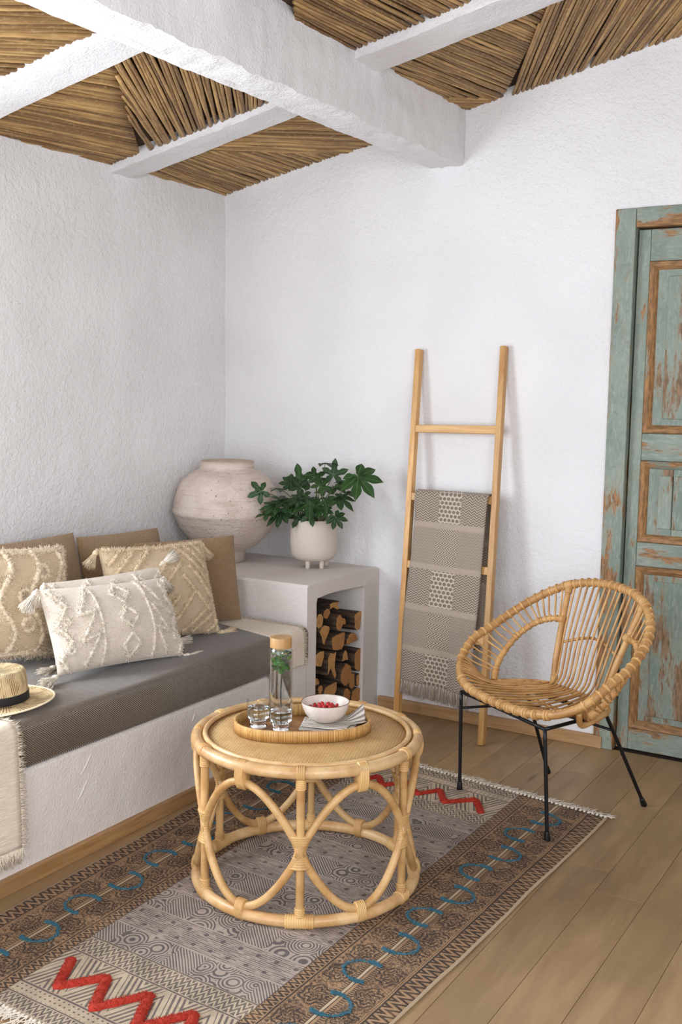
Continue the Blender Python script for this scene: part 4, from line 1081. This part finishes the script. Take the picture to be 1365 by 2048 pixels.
for layer, (z, rad, cnt) in enumerate(((.0125, .030, 22), (.0205, .038, 30), (.0285, .044, 34), (.0365, .046, 34), (.0440, .026, 14))):
    for i in range(cnt):
        for tr_ in range(30):
            a = rn.uniform(0, 6.28); r = rad*math.sqrt(rn.random()); q = (r*math.cos(a), r*math.sin(a), z + rn.uniform(-.0012, .0012))
            if layer == 4: q = (q[0]*1.0, q[1]*.9, q[2])
            if all((q[0]-c[0])**2+(q[1]-c[1])**2+(q[2]-c[2])**2 > .0088**2 for c in cl): cl.append(q); break
base = Vector(bw.location)
for q in cl:
    if q[2] < .03: continue
    o = obj('red_berry', bm_); o.location = base + Vector(q); o.rotation_euler = (rn.uniform(-1, 1), rn.uniform(-1, 1), 0)
    tag(o, 'shiny red berry heaped in the cream bowl', 'berry', 'red berries in the bowl'); t = obj('berry_tip', tm_, o); t.location = (0, 0, .0048)

# ================================================================== RATTAN TUB CHAIR
CH = dict(cx=1.859, cy=-.700, th=-.528, a=.353, bf=.183, bb=.308, z0=.379, rise=.352, k=1.384, n=2.411)
ch = empty('rattan_chair', (CH['cx'], CH['cy'], .0), CH['th']); tag(ch, 'round rattan tub chair on thin black metal legs', 'chair')
# local axes: +x = chair's side (right as seen from the front), -y = front
def hoop(T):
    s_, c = math.sin(T), math.cos(T); e = 2/CH['n']
    R = CH['a']*math.copysign(abs(s_)**e, s_); F = (CH['bf'] if c > 0 else CH['bb'])*math.copysign(abs(c)**e, c)
    return np.array((R, -F, CH['z0'] + CH['rise']*((1-c)/2)**CH['k']))
Tn = np.linspace(0, 2*PI, 400, endpoint=False); Hp = np.array([hoop(t) for t in Tn])
d = np.linalg.norm(np.roll(Hp, -1, 0)-Hp, axis=1); cs = np.concatenate([[0], np.cumsum(d)]); tot = cs[-1]
def hoop_s(f):                                       # evenly along the hoop, 0..1 from the front going to +x
    s_ = (f % 1)*tot; i = min(int(np.searchsorted(cs, s_, 'right'))-1, 399); t = (s_-cs[i])/max(d[i], 1e-9); return Hp[i] + (Hp[(i+1) % 400]-Hp[i])*t
HPn = np.array([hoop_s(i/150) for i in range(150)]); HPn = (HPn + np.roll(HPn, 1, 0) + np.roll(HPn, -1, 0))/3
MB().tube(HPn, lumpy(HPn, .0138, 5, .06), 12, closed=True).build('outer_hoop', M['rattan_chair'], ch)
def nearest_f(R, back=True):
    best = None
    for i in range(600):
        f = i/600; p = hoop_s(f)
        if (p[1] > 0.05) == back and (p[1] < 0) != back or True:
            if back and p[1] < .1: continue
            if not back and p[1] > -.05: continue
            e = abs(p[0]-R)
            if best is None or e < best[0]: best = (e, f)
    return best[1]
def wrap(f, turns=2, r=.0158, half=.004, m=None):
    p = hoop_s(f); t = hoop_s(f+.004) - hoop_s(f-.004); coil(p, t, half, r, r, (0, 0, 1) if abs(t[2]) < .9*np.linalg.norm(t) else (1, 0, 0), turns, 'binding', ch, m=M['chair_bind'], n=10)
SY, SZ = .165, .366
# seat and back canes: over the front hoop, back across the seat, up the back
nb = 13
for i in range(nb):
    u = (i-(nb-1)/2)/((nb-1)/2); Rf = u*.235; Rb = u*.118; Rt = u*.165
    pf = hoop_s(nearest_f(Rf, False)); pt = hoop_s(nearest_f(Rt, True))
    pts = [pf + (0, -.006, .012), pf + (0, .022, .010), (Rf*.8+Rb*.2, .02-.06, SZ+.004), (Rb*1.04, SY-.045, SZ), (Rb*1.05, SY+.010, SZ+.022), (Rb*1.12+Rt*.0, SY+.035, SZ+.085), ((Rb+Rt)/2*1.02, SY+.062, .54), pt + (0, .004, .013)]
    P = spline(pts, 42); P[:, 0] += .002*math.sin(i*3)
    MB().tube(P, lumpy(P, .0042, i, .12), 6).build('back_cane', M['rattan_chair'], ch)
    wrap(nearest_f(Rt, True), 2, .0160, .0035); wrap(nearest_f(Rf, False), 2, .0160, .0042)
# shorter canes either side of the seat
for i in range(9):
    for sg in (1, -1):
        if i < 7: 
            Rf = sg*(.252 + i*.010); Rb = sg*(.128+.017*i); pf = hoop_s(nearest_f(Rf, False)); yb = SY - .012 - .022*i
            P = spline([pf + (0, -.004, .012), pf + (0, .03, .008), ((Rf+Rb)/2, 0-.02, SZ+.004), (Rb, yb, SZ+.004)], 20); MB().tube(P, .0042, 6).build('seat_cane', M['rattan_chair'], ch)
for i in range(12):
    u = (i+.5)/12*2-1; wrap(nearest_f(u*.235+.009, False), 2, .0160, .004)
# back posts, arm arches, rails
PB = {}
for sg in (1, -1):
    pt = hoop_s(nearest_f(sg*.185, True)); pb = np.array((sg*.132, SY+.012, SZ-.004)); P = spline([pb, (sg*.140, SY+.022, .44), (sg*.160, SY+.06, .56), pt], 18)
    MB().tube(P, lumpy(P, .0112, 9+sg, .06), 10).build('back_post', M['rattan_chair'], ch); PB[sg] = P
    coil(P[1]+(0, 0, .010), P[2]-P[0], .014, .0128, .0128, (1, 0, 0), 6, 'binding', ch, m=M['chair_bind']); coil(P[-2]+(0, 0, .0), P[-1]-P[-3], .014, .0128, .0128, (1, 0, 0), 6, 'binding', ch, m=M['chair_bind'])
    wrap(nearest_f(sg*.185, True), 7, .0158, .014)
    A = [(sg*.250, .000, SZ+.004), (sg*.285, .050, .432), (sg*.286, .12, .505), (sg*.262, .185, .556), (sg*.215, .222, .580), (sg*.165, .232, .586)]
    P = spline(A, 36); MB().tube(P, lumpy(P, .0102, 13+sg, .06), 10).build('arm_arch', M['rattan_chair'], ch); AP = P
    coil(P[-1], P[-1]-P[-3], .010, .0145, .0145, (0, 0, 1), 4, 'binding', ch, m=M['chair_bind']); coil(P[2], P[3]-P[1], .014, .0122, .0122, (1, 0, 0), 6, 'binding', ch, m=M['chair_bind'])
    rail = spline([hoop_s(nearest_f(sg*.300, False)) + (0, .03, -.010), (sg*.275, -.05, SZ-.006), (sg*.240, .05, SZ-.006), (sg*.195, .130, SZ-.006), (sg*.132, SY+.008, SZ-.004)], 26)
    MB().tube(rail, .0100, 10).build('seat_side_rail', M['rattan_chair'], ch)
    # canes between hoop and arm arch
    f0 = nearest_f(sg*.205, True); f1 = .168 if sg > 0 else 1-.168; n = 18
    for i in range(n):
        t = i/(n-1); f = f0 + (f1-f0)*t; ph = hoop_s(f); q = AP[int((1-t**.85)*(len(AP)-5))+3]; q = np.array(q)
        nrm = (ph-q)/np.linalg.norm(ph-q)
        P = [q - nrm*.010 + (sg*.004, 0, -.002), q + nrm*.012 + (sg*.010, 0, .004), (ph+q)/2 + (sg*.008, 0, .004), ph - nrm*.010 + (sg*.008, 0, .010), ph + nrm*.012 + (sg*.002, 0, .006)]
        P = spline(P, 16); MB().tube(P, lumpy(P, .0036, i+sg, .1), 6).build('side_cane', M['chair_bind'], ch); wrap(f, 2, .0158, .0034)
        e = AP[min(len(AP)-2, int((1-t**.85)*(len(AP)-5))+3)]; e2 = AP[min(len(AP)-1, int((1-t**.85)*(len(AP)-5))+4)]
        coil(e, e2-e, .0034, .0122, .0122, (sg, 0, 0), 2, 'binding', ch, m=M['chair_bind'], n=8)
P = spline([PB[-1][-1]*.42+PB[-1][0]*.58, (0, SY+.075, .548), PB[1][-1]*.42+PB[1][0]*.58], 24); P[:, 1] += .002; MB().tube(P, lumpy(P, .0048, 3, .35), 8).build('back_crossrod', M['rattan_chair'], ch)
br = spline([(-.132, SY+.01, SZ-.008), (0, SY+.022, SZ-.010), (.132, SY+.01, SZ-.008)], 14); MB().tube(br, .0100, 10).build('seat_back_rail', M['rattan_chair'], ch)
for k in range(3):                                   # under-seat cross pieces carrying the canes
    y = -.085 + k*.085; w = .165
    MB().tube([(-w, y, SZ-.010), (0, y, SZ-.009), (w, y, SZ-.010)], .0062, 8).build('seat_crosspiece', M['rattan_chair'], ch)
# metal frame: four legs, square under the seat, low braces
def rod(name, pts, r=.0062, n=24): return MB().tube(spline(pts, n), r, 10).build(name, M['black_metal'], ch)
FZ = .356
FLt, FRt, BRt, BLt = (-.215, -.165, FZ), (.245, -.172, FZ), (.205, .105, FZ), (-.135, .050, FZ)
feet = dict(FL=(-.208, -.165), FR=(.268, -.165), BR=(.188, .320), BL=(-.206, .228))
def leg(top, foot, bend=False):
    t = np.array(top); f = np.array((*foot, .006)); pts = [t, f] if not bend else [t + (0, -.05, .002), t, t + (f-t)*.08 + (0, .004, .006), f]
    P = spline(pts, 24) if bend else np.array([t + (f-t)*q for q in np.linspace(0, 1, 12)])
    lg = MB().tube(P, .0064, 10).build('leg', M['black_metal'], ch)
    dd = (P[-1]-P[-4]); dd /= np.linalg.norm(dd); rb = MB().tube([f - dd*.028, f - dd*.024, f, f + dd*.004], [.0072, .0085, .0108, .0102], 12).build('rubber_foot', M['black_metal'], lg)
leg(FLt, feet['FL']); leg(FRt, feet['FR']); leg(BRt, feet['BR'], True); leg(BLt, feet['BL'], True)
for a, b in ((FLt, FRt), (FRt, BRt), (BRt, BLt), (BLt, FLt)): rod('frame_rod', [a, b], .0062, 6)
def at_z(top, foot, z): t = np.array(top); f = np.array((*foot, 0)); return t + (f-t)*((t[2]-z)/t[2])
for a, b in ((('FL', FLt), ('BL', BLt)), (('BL', BLt), ('BR', BRt))): rod('brace', [at_z(a[1], feet[a[0]], .298), at_z(b[1], feet[b[0]], .298)], .0048, 6)

# ================================================================== RUG
RW, RL = 1.17, 1.88
CN = dict(FL=(.878, -.560), FR=(2.113, -.702), NR=(2.050, -2.535), NL=(.966, -2.505))
def rug_pt(u, v, z=0.):
    """u 0..1 from the bench side, v 0..1 from near end to far end"""
    a = np.array(CN['NL'])*(1-u) + np.array(CN['NR'])*u; b = np.array(CN['FL'])*(1-u) + np.array(CN['FR'])*u; p = a*(1-v) + b*v
    e = min(1, abs(u-.5)*2)**6; p = p + np.array((.007*float(vnoise(v*9, u*2+5))*e, .006*float(vnoise(u*7, v*2+1))))
    return np.array((p[0], p[1], z + .0055 + .0022*float(vnoise(u*11+3, v*15))*e + .0015*e*abs(float(vnoise(v*22, u+7)))))
def m_rug():
    g = G('printed_rug'); u, v, _ = g.xyz('UV')
    wob = g.noise(g.scaled((9, 9, 1), 'UV'), 1, 2); u = u + (wob-.5)*.006; wob2 = g.noise(g.scaled((8, 8, 1), 'UV', (4., 2., 0.)), 1, 2); v = v + (wob2-.5)*.006
    wear = g.noise(g.scaled((1, 1, 1), 'UV'), 9, 4, .65); grain = g.noise(g.scaled((1, 1, 1), 'UV'), 260, 2)
    d = g.mn(u, RW - u); e = g.mn(v, RL - v)
    S = g.smooth
    def chev(across, along, fa, fl, thr=.45): return S(g.tri(across*fa + g.tri(along*fl)*1.0), thr-.12, thr+.12)
    # side borders
    chev_out = g.mx(chev(d, v, 26, 34, .5), S(g.tri((d-.012)*90), .82, .95)*0)
    dark_edge = g.band(d, .056, .061) + g.band(d, .065, .0665)
    mid = g.band(d, .160, .1625) + g.band(d, .170, .1725) + g.band(d, .150, .1515)
    seam_l = g.band(d, .1625, .170)
    dash = S(g.tri(v*120), .4, .6)*(g.band(d, .140, .150) + g.band(d, .173, .182))
    # flowers: a row in each half of the border
    def flowers(c0, ph):
        cu = (d - c0); cv = g.fract(v*9. + ph) - .5; cv = cv/9.
        r = g.m('SQRT', cu*cu*1.25 + cv*cv); a = g.m('ARCTAN2', cv, cu)
        nn = g.noise(g.scaled((1, 1, 1), 'UV'), 75, 3, .6)
        petal = g.sin(r*400 + g.sin(a*6 + nn*5)*2.1 + nn*9)
        body = S(petal, .0, .5)*S(r, .042, .048, 1, 0)
        return body
    nn = g.noise(g.scaled((1, 1, 1), 'UV'), 62, 4, .7); scroll = S(g.abs(nn-.5), .018, .045, 1, 0)*.9
    fl = g.mx(g.mx(flowers(.102, 0.), flowers(.216, .5)), scroll*g.band(d, .07, .262))
    fl = fl*(g.band(d, .070, .140) + g.band(d, .182, .258))
    tips = S(g.tri(v*56 + .5) - (d-.248)*80, .4, .55)*g.band(d, .246, .258)
    line_in = g.band(d, .260, .2655) + g.band(d, .3005, .303)
    chev_in = chev(d, v, 40, 46)*g.band(d, .268, .300)
    border = g.mx(g.mx(chev_out*g.band(d, .008, .056), dark_edge), g.mx(g.mx(mid, dash), g.mx(fl, tips)))
    border = g.mx(border, g.mx(line_in, chev_in)); isb = d < .303
    # field: rows of arcs and of fine lines
    row = g.floor(v/.105); rv = g.fract(v/.105); par = g.m('MODULO', row + 40, 2.0)
    vd_ = g.voro(g.vec(u, v + row*.7), 15, rand=.85); arcs = S(g.tri(vd_*8.5 + (wear-.5)*.5), .42, .66)
    blk = g.m('MODULO', g.floor(u*11) + row, 3.0) < .5; arcs = blk*S(g.tri(u*95 + v*95), .42, .66) + (1-blk)*arcs
    lines = S(g.tri(v*140), .45, .65)*S(g.noise(g.scaled((30, 200, 1), 'UV'), 1, 2), .40, .52) + S(g.tri(u*25), .93, .97)*.0
    spots = S(g.m('SQRT', (g.fract(u*17)-.5)*(g.fract(u*17)-.5) + (g.fract(v*19)-.5)*(g.fract(v*19)-.5)), .10, .14, 1, 0)
    fld = g.mx(par*arcs, (1-par)*g.mx(lines, spots)); fld = fld*(1 - g.band(rv, 0, .05))
    # end bands
    tu = u*6.9; tri_ = g.tri(tu); z = (e-.10)/.155
    nest = S(g.tri((z + tri_)*4.6), .45, .65); nest = nest*(1 - g.band(g.abs(z - (1-tri_)), 0, .10))
    dots = S(g.tri(u*60)*g.tri(e*70), .5, .6)
    eb = g.mx(nest*g.band(e, .10, .255), g.band(e, .092, .098) + g.band(e, .257, .262))
    eb = g.mx(eb, chev(e, u, 44, 46)*(g.band(e, .012, .050) + g.band(e, .264, .325))); eb = g.mx(eb, g.band(e, .052, .056) + g.band(e, .327, .332))
    eb = g.mx(eb, dots*g.band(e, .058, .090)); ise = e < .333
    ink = isb*border + (1-isb)*(ise*eb + (1-ise)*fld)
    ink = ink*S(wear, .2, .5, .7, 1)*S(grain, .25, .6, .8, 1)
    tan = g.mix(S(wear, .35, .7), (162, 128, 94), (136, 104, 75)); grey = g.mix(S(wear, .35, .7), (166, 151, 138), (146, 131, 120)); cream = g.mix(S(wear, .35, .7), (186, 167, 141), (160, 142, 119))
    base = g.mix(isb, g.mix(ise, grey, cream), tan)
    base = g.mix(g.mx(d < .008, seam_l), base, (186, 164, 134)); base = g.mix(S(grain, .5, .75)*.25, base, (210, 194, 170))
    ink_c = g.mix(isb, (48, 44, 52), (32, 27, 28))
    c = g.mix(ink*(isb*.12 + .80), base, ink_c)
    g.bump(grain*.8 + ink*.2, .0016)
    return g.out(c, .95)
rg_ = empty('rug', (1.50, -1.55, 0)); tag(rg_, 'block-printed brown and grey rug with red zigzags and blue loops', 'rug')
off = np.array((1.50, -1.55, 0)); nu, nv = 60, 96
P = np.array([[rug_pt(i/nu, j/nv) - off for j in range(nv+1)] for i in range(nu+1)]); uv = [(i/nu*RW, j/nv*RL) for i in range(nu+1) for j in range(nv+1)]
o = MB().grid(P).build('woven_ground', m_rug(), rg_, uv=uv); sm = o.modifiers.new('s', 'SOLIDIFY'); sm.thickness = .0045; sm.offset = -1
M['red_yarn'] = m_plain('red_yarn', (172, 46, 26), .9); M['blue_yarn'] = m_plain('blue_yarn', (62, 112, 128), .9); M['rug_fringe'] = m_plain('rug_fringe', (214, 202, 184), .95)
# red pile zigzags at both ends: world corner points
def pile(pts, name, m, r, strand=.006, dens=2600, h=.006, flat=.7, ends=0):
    P = np.array(pts, float); c = P.mean(0); mb = MB(); Q = []
    for a, b in zip(P[:-1], P[1:]):
        n = max(3, int(np.linalg.norm(b-a)/.006)); Q += [a + (b-a)*i/n for i in range(n)]
    Q.append(P[-1]); Q = np.array(Q); Q3 = np.column_stack([Q, np.full(len(Q), h)]) - np.array((*c, 0))
    mb.tube(Q3, [r*(1+.35*float(vnoise(i*.5, r*900)))*(1 + ends*(abs(2*i/len(Q3)-1)**4 - .35)) for i in range(len(Q3))], 8, ell=(flat, 1.), up=(0, 0, 1))
    n = int(len(Q)*.006*dens); B = []; D = []
    for i in range(n):
        k = random.randrange(len(Q3)-1); k = k if not ends or random.random() < .35 else random.choice([random.randrange(0, max(2, len(Q3)//5)), random.randrange(len(Q3)*4//5, len(Q3)-1)]); q = Q3[k] + (Q3[k+1]-Q3[k])*random.random(); t = Q3[k+1]-Q3[k]; t /= np.linalg.norm(t); nn = np.array((-t[1], t[0], 0)); a = random.uniform(.0, PI)
        dr_ = nn*math.cos(a) + np.array((0, 0, 1))*math.sin(a); B.append(q + dr_*r*np.array((.85, .85, flat*.8))); D.append(dr_ + RNG.normal(size=3)*.45)
    mb.strands(B, D, strand*RNG.uniform(.5, 1.1, n), .0013, .5); o = mb.build(name, m, rg_); o.location = (c[0]-off[0], c[1]-off[1], 0); return o
pile([(1.28, -2.289), (1.338, -2.392), (1.409, -2.302), (1.470, -2.412), (1.542, -2.303), (1.600, -2.420), (1.676, -2.308), (1.722, -2.40)], 'red_zigzag', M['red_yarn'], .0125)
pile([(1.19, -.772), (1.262, -.872), (1.30, -.790), (1.355, -.862), (1.41, -.785), (1.494, -.864), (1.545, -.791), (1.605, -.880), (1.687, -.800), (1.748, -.898)], 'red_zigzag', M['red_yarn'], .0105)
# blue loops along the middle of each side border
for side in (0, 1):
    for i in range(11):
        v0 = .055 + i*.0865; dm = .166; s_ = 1 if i % 2 else -1; pts = []
        for t in np.linspace(-.15, 1.15, 22):
            a = PI*t; dd = dm + s_*.058*math.sin(a)*(1 if 0 <= t <= 1 else .8); vv = v0 + .040*math.cos(a)*-1*.62 + (.0)
            u = dd/RW if side == 0 else 1 - dd/RW; pts.append(rug_pt(u, min(.985, max(.015, vv)))[:2])
        pile(pts, 'blue_loop', M['blue_yarn'], .0024, .0055, 1300, .0065, .6, .9)
        for e_ in (pts[1], pts[-2]): pass
# fringe at both ends
def knot_mesh(seed):
    rn = random.Random(seed); mb = MB(); B = []; D = []
    for k in range(5):
        B.append((rn.uniform(-.004, .004), 0, .004)); pts = [(B[-1][0], -.004, .005)]; x = B[-1][0]; y = 0; h = rn.uniform(-.5, .5)
        L = rn.uniform(.032, .052); 
        for q in range(6): x += math.sin(h)*L/6; y += math.cos(h)*L/6; h += rn.uniform(-.45, .45); pts.append((x, y, .0045*(1-q/6)+.0022 + .001*rn.random()))
        mb.tube(pts, .0014, 5)
    mb.tube([(0, -.003, .006), (0, .004, .007), (0, .009, .006)], [.003, .0042, .003], 7); return mb.mesh('fringe_tassel', M['rug_fringe'])
KM = [knot_mesh(i) for i in range(7)]
for end in (0, 1):
    n = 84
    for i in range(n):
        q = rug_pt((i+.5)/n, .999 if end else .001); o = obj('fringe_tassel', KM[(i*5+end) % 7], rg_); o.location = q - off - np.array((0, 0, .004)); o.rotation_euler = (0, 0, (-.115 if end else PI) + random.uniform(-.45, .45)); o.scale = (1, random.uniform(.8, 1.15), 1)
